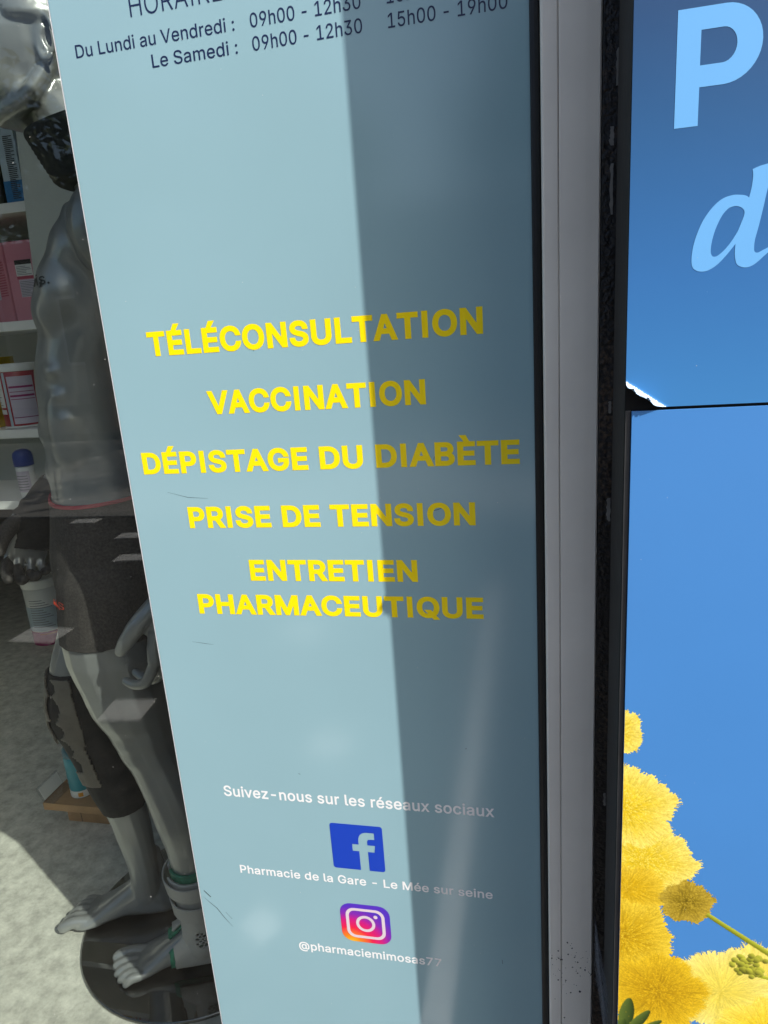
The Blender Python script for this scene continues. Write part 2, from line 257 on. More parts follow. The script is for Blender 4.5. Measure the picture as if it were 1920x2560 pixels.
# ------------------------------------------------------------------ lettering (glyph outlines, 1000 units to the em)
GLYPHS = (' 187|-453;337,244 337,188 114,188 114,244|.187;95,-4 83,-3 73,1 63,9 55,18 51,29 50,41 51,53 55,64 63,73 73,81 83,85 95,87 107,85 118,81 128,73 135,64 140,53 141,41 140,29 135,18 128,9 118,1 107,-3|0453;227,-7 191,-3 158,7 130,24 105,48 85,77 69,113 61,138 55,164 51,192 49,222 48,254 49,286 51,316 55,344 61,370 69,395 85,431 106,461 130,484 159,502 191,512 227,516 262,512 295,502 323,484 348,461 368,431 384,395 392,370 398,344 402,316 404,286 405,254 404,222 402,192 398,164 392,138 384,113 368,77 348,48 323,24 295,7 263,-3;227,50 250,52 271,60 290,74 306,92 320,116 330,144 338,176 342,213 344,254 342,295 338,332 330,365 320,393 306,416 290,435 271,449 250,457 227,460 203,457 182,449 163,435 147,416 134,393 123,365 115,332 111,295 109,254 111,213 115,176 123,144 134,116 147,92 163,74 182,60 203,52|1453;76,0 76,55 391,55 391,0;276,509 276,0 212,0 212,448 209,448 86,358 86,427 198,509|2453;64,0 64,47 234,229 252,248 268,266 282,282 294,298 303,312 311,327 316,341 319,356 320,371 319,389 315,405 308,419 298,431 287,441 273,449 258,455 241,458 224,460 205,458 188,454 172,447 159,438 148,427 139,413 132,398 128,381 127,362 66,362 68,391 75,418 86,442 102,464 121,482 143,496 168,507 196,513 225,516 254,513 281,507 306,497 328,482 346,465 361,445 372,423 379,398 381,372 380,354 377,336 371,318 363,299 351,280 336,259 317,235 294,209 267,180 153,60 153,57 389,57 389,0|3453;218,-7 188,-5 159,1 133,10 108,22 88,38 70,57 57,79 48,104 44,132 109,132 112,115 118,100 126,87 137,76 150,66 165,59 182,54 200,51 219,50 239,51 258,55 275,61 291,69 304,80 315,93 323,108 328,125 329,145 328,163 323,180 316,196 306,211 292,223 275,234 254,241 229,246 201,248 157,248 157,299 288,448 288,452 70,452 70,509 372,509 372,461 211,278 211,289 247,290 279,286 308,276 333,262 354,244 371,222 383,198 391,173 393,145 390,116 383,90 370,66 354,45 333,27 309,12 281,2 251,-5|5453;221,-7 192,-5 165,1 140,11 118,25 99,41 83,60 71,82 63,105 60,130 122,130 125,115 130,102 138,89 148,78 160,68 173,60 188,54 204,51 221,50 241,51 259,56 276,64 291,75 304,89 314,104 322,122 326,141 328,162 326,183 321,203 314,221 303,237 290,251 275,262 257,270 238,275 218,277 201,276 184,273 167,268 152,262 139,255 128,246 67,253 96,509 366,509 366,452 151,452 134,301 136,301 148,311 162,318 178,325 194,330 212,333 229,334 252,332 274,328 294,321 313,311 330,299 345,285 358,269 370,251 379,231 386,210 390,187 391,163 388,132 381,102 369,76 352,52 332,32 309,15 282,3 253,-4|7453;97,0 323,448 323,452 62,452 62,509 391,509 391,449 165,0|9453;226,516 256,513 285,506 310,494 333,478 352,458 368,434 380,408 387,378 389,347 387,322 382,296 373,270 359,240 340,207 315,168 200,0 130,0 301,248 307,248 302,238 295,229 287,221 278,214 268,207 257,202 245,198 232,195 218,195 188,197 161,203 137,214 116,229 98,247 83,269 72,294 66,321 64,352 66,382 73,411 85,436 101,459 120,479 143,494 168,506 196,513;226,460 207,459 190,454 174,446 160,435 148,423 138,407 131,390 127,372 125,352 127,331 131,313 138,295 148,280 160,268 1'
          '74,257 190,250 207,245 226,243 245,245 263,249 279,257 293,267 305,280 314,295 322,312 326,330 327,350 326,371 322,390 314,407 305,422 293,435 279,446 263,454 245,459|:187;95,-4 83,-3 73,1 63,9 55,18 51,29 50,41 51,53 55,64 63,73 73,81 83,85 95,87 107,85 118,81 128,73 135,64 140,53 141,41 140,29 135,18 128,9 118,1 107,-3;95,271 83,272 73,277 63,284 55,294 51,304 50,316 51,328 55,339 63,349 73,356 83,360 95,362 107,360 118,356 128,349 135,339 140,328 141,316 140,304 135,294 128,284 118,277 107,272|@676;355,-135 326,-134 298,-132 271,-128 246,-122 221,-114 184,-98 151,-77 122,-53 98,-24 77,9 61,46 54,70 48,96 44,122 41,150 40,179 41,208 44,235 48,261 54,286 61,309 78,346 98,379 123,408 151,433 184,454 220,470 243,478 268,484 294,488 321,491 349,492 376,491 402,488 427,484 450,477 472,469 506,452 536,432 562,407 584,380 603,351 617,319 627,285 633,251 635,215 635,191 633,166 631,142 627,118 622,96 615,76 605,57 593,42 579,28 561,18 541,13 517,11 503,11 490,13 476,17 463,21 451,28 441,36 432,45 426,56 423,68 420,68 413,54 402,41 388,30 371,20 351,15 326,13 298,15 273,23 251,35 232,52 216,73 204,96 195,123 190,152 188,182 190,212 197,239 207,265 220,287 237,306 257,322 279,334 304,341 330,343 351,342 369,338 385,331 398,323 409,314 416,306 419,306 419,335 474,335 474,110 475,97 479,85 485,74 493,66 505,61 518,59 533,61 546,66 557,76 565,89 571,106 576,127 579,152 580,182 581,215 579,245 575,273 567,301 555,327 541,351 523,373 502,393 477,410 450,424 419,434 385,440 347,442 309,440 274,434 242,424 213,410 187,393 164,372 144,347 128,320 115,289 105,255 100,218 98,178 100,138 105,100 115,66 128,35 144,8 165,-17 188,-37 215,-54 246,-68 280,-78 317,-83 357,-85 376,-85 394,-83 412,-80 428,-77 444,-73 458,-69 489,-59 504,-107 493,-111 480,-116 464,-120 447,-124 429,-128 411,-131 392,-133 374,-135;329,65 350,66 368,71 382,78 395,89 405,102 412,118 417,138 421,160 422,185 421,210 417,231 411,249 403,263 393,274 381,282 366,287 350,290 331,292 313,290 297,285 283,277 271,267 260,254 252,239 246,222 243,204 242,185 243,164 246,144 251,125 258,108 267,94 279,81 293,72 310,67|A479;16,0 201,509 276,509 463,0 395,0 287,302 280,323 272,346 264,372 255,402 244,438 232,478 245,478 233,437 222,402 213,371 204,345 197,322 191,302 85,0;110,142 110,199 370,199 370,142|B456;60,0 60,509 241,509 274,507 304,501 329,491 350,477 367,461 381,442 390,421 396,398 398,374 397,353 393,336 387,320 378,307 368,295 356,286 343,278 329,272 315,267 315,262 331,260 347,254 363,245 378,234 391,220 402,203 411,184 416,161 418,136 416,111 410,88 400,67 386,48 368,31 344,18 317,8 284,2 247,0;125,57 245,57 281,60 309,67 330,80 344,96 353,115 355,137 354,153 350,169 342,184 333,197 320,209 306,218 289,225 269,229 248,231 125,231;125,285 238,285 256,287 273,290 288,296 302,304 314,314 323,326 330,340 335,355 336,372 333,393 326,412 313,429 294,442 270,449 240,452 125,452|C510;267,-7 242,-6 217,-2 194,5 171,13 150,25 131,39 113,55 97,73 82,93 70,115 59,140 51,166 45,193 41,223 40,254 41,285 45,3'
          '15 51,343 59,369 70,393 82,415 97,436 113,454 131,470 150,484 171,495 194,504 217,510 242,514 267,516 293,514 317,511 340,504 362,496 383,485 402,471 419,456 435,438 448,418 459,397 467,373 473,348 408,348 404,365 397,380 389,395 380,407 369,418 357,428 344,437 330,444 315,449 300,453 284,455 267,456 237,453 209,445 184,432 161,414 141,391 125,364 113,332 106,295 103,254 106,213 113,177 125,145 141,117 161,94 184,76 210,63 237,56 267,53 284,54 300,56 315,60 330,65 344,72 357,81 369,90 380,102 389,114 397,128 404,144 408,160 473,160 467,135 459,112 448,91 435,71 420,53 402,38 383,24 363,13 341,5 317,-2 293,-6|D502;219,0 96,0 96,57 215,57 254,60 288,68 318,81 343,99 363,122 379,149 390,181 397,216 399,255 397,294 390,329 379,361 364,388 344,410 320,428 291,441 258,449 221,452 93,452 93,509 225,509 254,507 281,504 307,498 331,489 353,478 385,455 412,426 433,391 444,367 451,342 457,315 460,286 462,255 460,224 457,195 451,168 443,142 433,119 421,97 406,77 390,60 371,44 351,31 328,20 303,11 277,5 249,1;125,509 125,0 60,0 60,509|E418;60,0 60,509 372,509 372,452 125,452 125,286 355,286 355,229 125,229 125,57 375,57 375,0|G520;269,-7 242,-6 217,-2 193,5 171,14 149,25 130,39 112,55 96,73 82,93 69,116 59,140 51,166 45,194 41,223 40,254 41,285 45,315 51,343 59,369 69,393 82,415 96,436 112,454 129,470 149,484 170,495 192,504 215,510 239,514 265,516 291,514 316,510 340,504 363,494 384,483 403,469 421,453 436,436 449,416 460,395 468,373 474,349 408,349 402,365 395,379 387,393 378,406 368,417 356,427 344,436 330,443 315,448 300,453 283,455 265,456 236,453 209,445 183,432 160,414 141,392 125,364 113,332 106,295 103,254 106,213 113,177 125,145 141,117 161,95 184,76 210,63 238,56 269,53 296,55 322,61 345,71 365,85 382,102 396,123 407,147 413,173 415,202 434,199 283,199 283,256 478,256 478,200 475,160 466,124 451,91 431,62 406,38 377,19 344,5 308,-4|H517;60,0 60,509 125,509 125,289 392,289 392,509 457,509 457,0 392,0 392,232 125,232 125,0|I300;31,0 31,57 118,57 118,452 31,452 31,509 269,509 269,452 183,452 183,57 269,57 269,0|L393;60,0 60,509 125,509 125,57 361,57 361,0|M628;60,0 60,509 152,509 277,187 287,159 299,123 311,84 322,49 307,49 318,83 330,121 342,158 352,187 476,509 568,509 568,0 504,0 504,291 504,327 505,369 506,413 507,457 513,457 508,441 503,425 498,409 482,363 467,322 456,291 342,0 286,0 170,291 159,321 145,361 129,408 112,457 119,457 120,416 121,372 122,328 122,291 122,0|N523;60,0 60,509 136,509 343,183 349,174 355,163 363,151 371,137 379,122 388,107 396,90 405,73 414,55 405,54 403,72 402,90 401,108 400,126 399,142 399,157 399,195 399,509 463,509 463,0 387,0 202,290 177,331 168,346 159,363 148,381 108,452 119,454 122,384 124,328 125,291 125,0|O533;267,-7 241,-6 217,-2 194,5 171,13 150,25 131,39 113,55 97,73 82,93 70,115 59,140 51,166 45,193 41,223 40,254 41,285 45,315 51,343 59,369 70,393 82,415 97,436 113,454 131,470 150,484 171,495 194,504 217,510 241,514 267,516 293,514 317,510 340,504 363,495 384,484 403,470 421,454 437,436 451,415 464,393 474,36'
          '9 482,343 488,315 492,285 493,254 492,223 488,193 482,166 474,140 464,115 451,93 437,73 421,55 403,39 384,25 363,13 340,5 317,-2 293,-6;267,53 296,55 324,63 349,76 372,94 392,116 408,144 420,176 428,213 430,254 428,295 420,332 408,365 392,392 372,415 349,433 324,446 296,453 267,456 237,453 210,445 184,433 161,415 142,392 125,364 113,332 106,295 103,254 106,213 113,176 125,144 142,117 161,94 184,76 210,63 237,55|P444;60,0 60,509 235,509 272,506 305,499 332,487 356,471 375,452 390,430 400,404 407,377 409,348 407,318 400,291 390,265 375,243 356,223 332,207 305,195 272,188 235,186 109,186 109,242 233,242 257,244 279,248 297,256 312,266 324,279 333,294 339,310 343,328 344,348 343,367 339,385 333,402 324,416 312,428 297,439 279,446 257,451 232,452 125,452 125,0|Q533;245,159 313,159 369,85 384,65 468,-48 401,-48 346,27 331,46;267,-7 241,-6 217,-2 194,5 171,13 150,25 131,39 113,55 97,73 82,93 70,115 59,140 51,166 45,193 41,223 40,254 41,285 45,315 51,343 59,369 70,393 82,415 97,436 113,454 131,470 150,484 171,495 194,504 217,510 241,514 267,516 293,514 317,510 340,504 363,495 384,484 403,470 421,454 437,436 451,415 464,393 474,369 482,343 488,315 492,285 493,254 492,223 488,193 482,166 474,140 464,115 451,93 437,73 421,55 403,39 384,25 363,13 340,5 317,-2 293,-6;267,53 296,55 324,63 349,76 372,94 392,116 408,144 420,176 428,213 430,254 428,295 420,332 408,365 392,392 372,415 349,433 324,446 296,453 267,456 237,453 210,445 184,433 161,415 142,392 125,364 113,332 106,295 103,254 106,213 113,176 125,144 142,117 161,94 184,76 210,63 237,55|R449;60,0 60,509 236,509 273,506 305,500 333,489 356,473 376,455 390,433 401,408 407,381 409,352 407,323 401,296 390,271 376,250 356,232 333,217 305,206 273,200 236,198 96,198 96,255 234,255 258,256 280,260 298,267 313,276 325,287 334,300 340,316 344,333 345,352 344,371 340,389 334,405 325,419 313,430 298,440 279,446 258,451 233,452 125,452 125,0;353,0 230,229 303,229 428,0|S446;224,-9 188,-7 156,-1 128,9 102,23 81,40 64,60 51,83 42,109 38,137 104,137 108,118 114,102 123,88 136,76 150,66 166,59 185,53 204,50 224,49 246,50 267,54 286,60 303,69 317,79 329,92 338,106 344,122 346,139 344,154 340,168 332,179 322,189 310,197 296,205 280,211 263,217 245,222 184,239 145,253 112,269 86,289 67,313 56,341 52,372 54,400 62,425 75,448 92,468 113,484 138,498 165,508 195,514 227,516 259,514 289,508 316,498 340,484 360,468 377,449 390,427 398,403 401,378 337,378 332,402 320,421 302,437 280,449 254,456 225,459 204,457 185,454 167,448 152,440 139,430 129,418 121,405 117,391 115,376 117,359 122,345 131,334 142,324 155,315 169,308 184,302 198,297 212,293 264,279 279,275 295,270 312,264 328,256 344,248 359,238 372,226 384,213 395,198 402,180 407,161 408,139 406,112 399,87 386,64 370,43 349,25 323,11 294,0 261,-7|T448;32,452 32,509 417,509 417,452 257,452 257,0 193,0 193,452|U517;259,-8 220,-6 186,2 154,15 126,33 103,55 85,80 71,108 63,140 60,173 60,509 124,509 124,178 126,155 132,133 141,113 153,95 169,80 187,68 208,59 232,53 259,52 285,53 309'
          ',59 331,68 349,80 364,95 377,113 385,133 391,155 393,178 393,509 457,509 457,173 454,140 446,108 433,80 414,55 391,33 363,15 332,2 297,-6|V479;204,0 16,509 84,509 192,206 199,187 207,164 215,137 225,106 236,71 248,31 235,31 247,71 257,107 267,138 276,165 283,187 290,206 395,509 463,509 278,0|a389;160,-9 137,-7 115,-3 94,5 76,15 60,29 48,45 38,63 32,84 30,108 32,128 36,146 43,161 53,174 64,184 78,193 92,200 108,206 125,211 143,214 161,217 178,220 234,227 247,229 257,231 265,235 271,240 274,246 276,255 276,257 275,272 272,285 267,297 260,307 251,315 240,322 227,327 212,330 196,331 178,330 163,327 149,322 137,316 127,309 118,301 110,292 104,283 100,274 41,291 51,313 64,331 79,346 95,358 114,368 133,375 153,380 173,383 194,384 208,384 223,382 239,379 255,375 271,369 286,360 300,350 312,336 322,320 330,301 335,278 337,251 337,0 277,0 277,52 272,52 267,43 260,34 252,25 242,16 229,8 215,1 199,-4 181,-7;170,45 192,47 211,51 228,59 242,68 254,80 263,93 270,108 274,122 276,138 276,190 272,187 267,184 259,182 251,180 241,178 231,176 200,171 175,168 161,166 147,163 134,159 122,153 112,147 103,139 97,130 93,118 92,105 93,93 96,82 102,72 109,64 119,57 130,52 142,48 156,46|c395;207,-8 174,-5 144,3 117,16 93,35 72,58 56,85 44,116 37,150 34,187 37,225 44,260 56,291 72,318 93,341 117,360 144,374 174,382 207,384 226,384 243,381 260,377 276,371 291,364 305,356 318,346 330,335 340,322 349,308 356,293 362,277 303,262 300,272 295,281 290,289 284,297 278,304 270,311 261,316 252,321 242,325 231,328 220,329 207,330 184,328 163,321 145,310 130,296 118,278 108,258 102,236 98,212 96,187 98,163 102,139 108,117 118,97 130,80 145,66 163,55 184,49 207,46 220,47 232,49 243,52 253,55 262,60 271,66 279,73 285,80 292,89 297,98 301,107 304,117 363,102 357,86 350,70 341,56 331,43 319,32 306,21 292,12 277,5 261,-1 244,-5 226,-7|d424;195,-8 165,-6 137,3 111,16 89,34 70,57 55,84 43,116 36,151 34,189 36,227 43,261 55,293 70,320 89,342 112,361 137,374 165,382 196,384 218,383 237,379 253,373 267,364 278,355 287,346 295,336 301,327 306,319 311,319 311,509 372,509 372,0 313,0 313,59 307,59 301,50 295,41 287,31 277,21 266,12 252,4 236,-3 217,-7;205,47 226,49 246,55 263,65 278,78 290,95 299,115 306,138 310,162 312,189 310,216 306,241 300,263 290,282 278,299 263,312 246,322 227,328 205,330 182,328 162,322 145,311 130,298 118,281 108,261 102,239 98,215 96,189 98,163 102,139 109,117 118,97 130,80 145,66 162,55 182,49|e404;212,-8 177,-5 145,3 117,16 92,35 72,58 56,85 44,116 37,150 34,187 36,224 44,258 55,290 71,317 91,340 115,359 142,373 172,382 205,384 226,383 246,380 266,374 285,366 303,355 319,341 334,324 347,305 357,282 365,256 370,227 371,194 371,169 75,169 75,221 338,221 310,202 308,226 304,248 298,269 288,286 277,301 263,314 246,323 227,328 205,330 183,328 164,323 146,313 131,301 119,286 109,270 102,251 97,231 96,211 96,178 98,151 102,127 110,106 121,88 135,73 151,61 169,53 190,48 212,46 227,47 241,49 254,53 265,58 276,65 285,73 294,82 300,93 306,105 365,91 358,72 348,55 335,39 320,26 302,14'
          ' 283,4 261,-3 237,-7|h410;114,227 114,0 53,0 53,509 114,509 114,287 102,287 116,319 132,344 152,362 175,374 200,382 227,384 252,383 275,377 295,369 313,356 328,340 341,321 350,298 355,271 357,240 357,0 296,0 296,235 293,263 286,286 273,304 256,318 235,326 210,329 192,328 176,324 161,317 147,308 136,297 126,283 119,266 115,248|i166;53,0 53,379 114,379 114,0;84,443 73,444 63,448 54,455 47,463 43,472 41,483 43,494 47,504 54,512 63,518 73,522 84,524 95,522 105,518 114,512 121,504 125,494 126,483 125,472 121,463 114,455 105,448 95,444|l189;139,-2 112,0 91,8 74,20 62,37 55,59 53,84 53,509 114,509 114,99 114,83 117,71 120,62 126,57 135,53 146,52 160,53 170,54 181,3 162,-1 154,-2 147,-2|m609;53,0 53,379 112,379 112,295 108,295 114,314 122,331 132,346 144,358 158,368 172,376 187,382 203,385 219,386 245,383 268,375 287,361 303,342 314,320 321,295 312,295 318,312 326,329 337,343 350,356 364,366 381,375 398,381 417,385 437,386 458,385 478,380 497,372 514,361 529,346 541,328 550,307 555,283 557,255 557,0 496,0 496,254 493,279 485,298 473,313 456,323 438,329 419,330 402,329 387,326 374,320 363,312 353,302 345,290 340,277 336,263 335,247 335,0 274,0 274,260 272,280 265,297 253,311 238,322 220,328 199,330 185,329 171,326 158,320 145,312 135,302 126,289 119,274 115,257 114,238 114,0|n409;114,227 114,0 53,0 53,379 112,379 112,287 102,287 116,319 132,344 152,362 175,374 200,382 227,384 252,383 275,377 295,369 313,356 328,340 341,321 350,298 355,271 357,240 357,0 296,0 296,235 293,263 286,286 273,304 256,318 235,326 210,329 192,328 176,324 161,317 147,308 136,297 126,283 119,266 115,248|o415;207,-8 174,-5 144,3 117,16 93,35 72,58 56,85 44,116 37,150 34,187 37,225 44,260 56,291 72,318 93,341 117,360 144,374 174,382 207,384 241,382 271,374 299,360 323,341 343,318 359,291 371,260 379,225 381,187 379,150 371,116 359,85 343,58 323,35 299,16 271,3 241,-5;207,46 231,49 252,55 270,66 285,80 298,97 307,117 314,139 318,163 319,187 318,212 314,236 307,258 298,278 285,296 270,310 252,321 231,328 207,330 184,328 163,321 145,310 130,296 118,278 108,258 102,236 98,212 96,187 98,163 102,139 108,117 118,97 130,80 145,66 163,55 184,49|p424;53,-143 53,379 112,379 112,319 118,319 123,327 130,336 137,346 147,355 158,364 171,373 188,379 207,383 229,384 259,382 287,374 313,361 335,342 354,320 370,293 381,261 388,227 390,189 388,151 381,116 370,84 355,57 336,34 313,16 288,3 260,-6 229,-8 208,-7 189,-3 173,4 159,12 147,21 138,31 130,41 124,50 118,59 114,59 114,-143;220,47 242,49 262,55 279,66 294,80 306,97 316,117 323,139 327,163 328,189 327,215 323,239 316,261 307,281 295,298 280,311 262,322 243,328 220,330 198,328 178,322 161,312 147,299 134,282 125,263 118,241 114,216 113,189 114,162 118,138 125,115 135,95 147,78 162,65 179,55 198,49|r259;53,0 53,379 112,379 112,321 115,321 124,339 137,354 152,367 171,377 191,383 213,385 229,384 243,384 243,322 230,324 223,325 215,326 207,326 190,324 174,321 159,315 146,306 135,296 126,284 119,269 115,254 114,237 114,0|s365;182,-8 157,-7 133,-3 112,3 93,'
          '12 76,24 62,38 50,54 41,73 36,94 94,107 101,87 111,72 124,60 141,52 160,47 181,45 206,47 227,53 244,62 258,74 265,88 268,103 266,115 262,126 254,136 243,144 229,150 212,155 149,170 118,180 92,192 72,208 58,227 50,249 47,274 49,295 55,314 65,332 79,347 95,360 115,370 137,378 161,383 187,384 212,383 234,379 254,372 271,363 286,352 299,339 309,324 318,308 324,290 268,277 262,291 254,304 243,316 228,325 210,331 187,333 166,331 147,326 131,317 119,305 111,292 109,277 110,264 115,253 124,243 136,235 152,229 172,223 229,209 261,200 287,187 306,171 320,153 328,131 331,107 329,85 323,65 312,47 298,31 281,18 260,6 236,-2 210,-7|u410;182,-5 158,-3 135,2 115,11 97,23 82,39 69,59 60,82 54,109 53,139 53,379 114,379 114,144 116,117 124,94 137,75 154,61 175,53 200,50 218,51 234,55 249,62 263,71 274,83 283,97 290,113 295,132 296,153 296,379 357,379 357,0 298,0 298,92 307,92 294,60 277,35 257,17 234,5 209,-3|v389;163,0 17,379 84,379 165,155 173,132 180,110 187,87 193,64 199,42 206,21 184,21 191,42 197,64 203,87 209,110 216,132 224,155 305,379 371,379 226,0|x378;21,0 171,218 171,171 29,379 100,379 147,306 159,287 170,270 179,253 188,237 198,221 207,206 175,206 185,221 194,237 202,253 211,270 222,287 233,306 282,379 352,379 209,169 209,214 358,0 287,0 231,85 219,103 209,120 200,136 191,152 182,167 173,182 205,182 195,167 187,152 178,136 170,120 160,103 148,85 91,0|z380;42,0 42,46 254,320 254,323 48,323 48,379 333,379 333,331 126,60 126,56 339,56 339,0|È418;60,0 60,509 372,509 372,452 125,452 125,286 355,286 355,229 125,229 125,57 375,57 375,0;194,558 128,659 196,659 244,558|É418;60,0 60,509 372,509 372,452 125,452 125,286 355,286 355,229 125,229 125,57 375,57 375,0;191,558 239,659 307,659 241,558|é404;212,-8 177,-5 145,3 117,16 92,35 72,58 56,85 44,116 37,150 34,187 36,224 44,258 55,290 71,317 91,340 115,359 142,373 172,382 205,384 226,383 246,380 266,374 285,366 303,355 319,341 334,324 347,305 357,282 365,256 370,227 371,194 371,169 75,169 75,221 338,221 310,202 308,226 304,248 298,269 288,286 277,301 263,314 246,323 227,328 205,330 183,328 164,323 146,313 131,301 119,286 109,270 102,251 97,231 96,211 96,178 98,151 102,127 110,106 121,88 135,73 151,61 169,53 190,48 212,46 227,47 241,49 254,53 265,58 276,65 285,73 294,82 300,93 306,105 365,91 358,72 348,55 335,39 320,26 302,14 283,4 261,-3 237,-7;177,429 225,529 293,529 227,429')
GL = {}
for g in GLYPHS.split('|'):
    p = g[1:].split(';'); GL[g[0]] = (int(p[0]), [[tuple(map(int, q.split(','))) for q in s.split(' ')] for s in p[1:]])

GL['I'] = (240, [[(84, 0), (84, 510), (147, 510), (147, 0)]])
def offset_poly(P, d):
    P = np.array(P, float); n = len(P)
    if d == 0: return P
    out = np.empty_like(P)
    for i in range(n):
        a, b, c = P[i - 1], P[i], P[(i + 1) % n]
        e1 = (b - a) / (np.hypot(*(b - a)) + 1e-9); e2 = (c - b) / (np.hypot(*(c - b)) + 1e-9)
        n1 = np.array([-e1[1], e1[0]]); n2 = np.array([-e2[1], e2[0]]); s = n1 + n2
        k = max(.35, 1 + n1 @ n2); out[i] = b + s * d / k
    return out

def area(P):
    P = np.array(P, float); x, y = P[:, 0], P[:, 1]; return .5 * np.sum(x * np.roll(y, -1) - y * np.roll(x, -1))

def layout(text, bold=0.0, track=0.0):
    polys, x = [], 0.0
    for ch in text:
        adv, ss = GL[ch]
        if ss:
            big = max(ss, key=lambda s: abs(area(s))); sg = 1 if area(big) > 0 else -1
            polys.append([offset_poly(s, -bold * sg) + np.array([x, 0]) for s in ss])
        x += adv + 2 * bold * .7 + track
    return polys

def triangulate(polys, nonzero):
    """triangles covering outlines that may overlap or cross (winding rule nonzero or even-odd)"""
    vs, es = [], []
    for P in polys:
        b = len(vs); n = len(P); vs += [Vector((float(q[0]), float(q[1]))) for q in P]; es += [(b + k, b + (k + 1) % n) for k in range(n)]
    V, _, F, *_r = delaunay_2d_cdt(vs, es, [], 0, 1e-7)
    V = np.array([tuple(v) for v in V]); F = np.array([f for f in F if len(f) == 3])
    C = V[F].mean(1); wn = np.zeros(len(C), int)
    for P in polys:
        P = np.asarray(P, float); Q = np.roll(P, -1, 0)
        for a, b in zip(P, Q):
            up = (a[1] <= C[:, 1]) & (b[1] > C[:, 1]); dn = (a[1] > C[:, 1]) & (b[1] <= C[:, 1])
            sd = (b[0] - a[0]) * (C[:, 1] - a[1]) - (C[:, 0] - a[0]) * (b[1] - a[1])
            wn += (up & (sd > 0)).astype(int) - (dn & (sd < 0)).astype(int)
    ar = np.abs(np.cross(V[F[:, 1]] - V[F[:, 0]], V[F[:, 2]] - V[F[:, 0]]))
    return V, F[((wn != 0) if nonzero else (wn % 2 != 0)) & (ar > 1e-13)]

def fill(name, polys, y, mt, parent, groups=None):
    """flat outlines (x, z) in the plane y; groups = list of outline lists filled one by one with the nonzero rule"""
    VV, FF, n = [], [], 0
    for g in (groups if groups else [polys]):
        V, F = triangulate([(np.asarray(p) - [0, H]) * 1000 for p in g], bool(groups)); VV.append(V / 1000 + [0, H]); FF.append(F + n); n += len(V)
    V = np.concatenate(VV); F = np.concatenate(FF)
    return pyd(name, np.stack([V[:, 0], np.full(len(V), y), V[:, 1]], 1).tolist(), F[:, ::1].tolist(), mt, parent)

CAP = max(p[1] for p in GL['H'][1][0])
def line(text, xl, xr, zb, cap, y, mt, parent, bold=0.0, track=0.0, name='lettering'):
    P = layout(text, bold, track); A = np.concatenate([q for g in P for q in g])
    sx = (xr - xl) / (A[:, 0].max() - A[:, 0].min()); x0 = A[:, 0].min(); sz = cap / (CAP + 2 * bold)
    return fill(name, None, y, mt, parent, [[np.stack([xl + (p[:, 0] - x0) * sx, zb + H + (p[:, 1] + bold) * sz], 1) for p in g] for g in P])

# ------------------------------------------------------------------ pale blue sign stuck on the glass
sign = empty('window_sign', (-.276, -.001, .07), 'tall pale blue pharmacy sign with yellow and white lettering stuck on the window', 'sign')
box('backing_sheet', -.5572, .0036, -.0007, .0002, .035, 2.2, M['vinyl_white'], sign)
box('printed_sheet', -.5552, .0036, -.0014, -.0008, .035, 2.2, M['vinyl'], sign)
TY = -.0017
for (t, xl, xr, zb, cap) in [('TÉLÉCONSULTATION', -.4952, -.0548, -.0143, .0314), ('VACCINATION', -.4210, -.1280, -.0947, .0310), ('DÉPISTAGE DU DIABÈTE', -.5314, -.0148, -.1736, .0306),
                             ('PRISE DE TENSION', -.4735, -.0720, -.2527, .0308), ('ENTRETIEN', -.3916, -.1518, -.3312, .0311), ('PHARMACEUTIQUE', -.4785, -.0660, -.3833, .0307)]:
    line(t, xl, xr, zb, cap, TY, M['yellow'], sign, 33, -22)
line('Suivez-nous sur les réseaux sociaux', -.4838, -.0605, -.6955, .0192, TY, M['vinyl_white'], sign, 16, -4)
line('Pharmacie de la Gare - Le Mée sur seine', -.4757, -.0672, -.8420, .0155, TY, M['vinyl_white'], sign, 16, -4)
line('@pharmaciemimosas77', -.3898, -.1517, -.9850, .0160, TY, M['vinyl_white'], sign, 16, -4)
line('HORAIRES', -.4515, -.3180, .3718, .0215, TY, M['navy'], sign, -7, 8)
for k, zb in ((0, .3400), (1, .3167)):
    line('Du Lundi au Vendredi :' if k == 0 else 'Le Samedi :', -.5300 if k == 0 else -.4326, -.3250 + .001 * k, zb, .0138, TY, M['navy'], sign, 4)
    line('09h00 - 12h30', -.3056, -.1764, zb, .0142, TY, M['navy'], sign, 4)
    line('15h00 - 19h00', -.1474, -.0186, zb, .0142, TY, M['navy'], sign, 4)

def rrect(x0, x1, z0, z1, r, n=6):
    P = []
    for (cx, cz, a0) in ((x1 - r, z0 + r, -90), (x1 - r, z1 - r, 0), (x0 + r, z1 - r, 90), (x0 + r, z0 + r, 180)):
        for k in range(n + 1):
            a = math.radians(a0 + 90 * k / n); P.append((cx + r * math.cos(a), cz + r * math.sin(a)))
    return np.array(P)
def ring(cx, cz, r, n=40):
    return np.array([(cx + r * math.cos(2 * math.pi * k / n), cz + r * math.sin(2 * math.pi * k / n)) for k in range(n)])

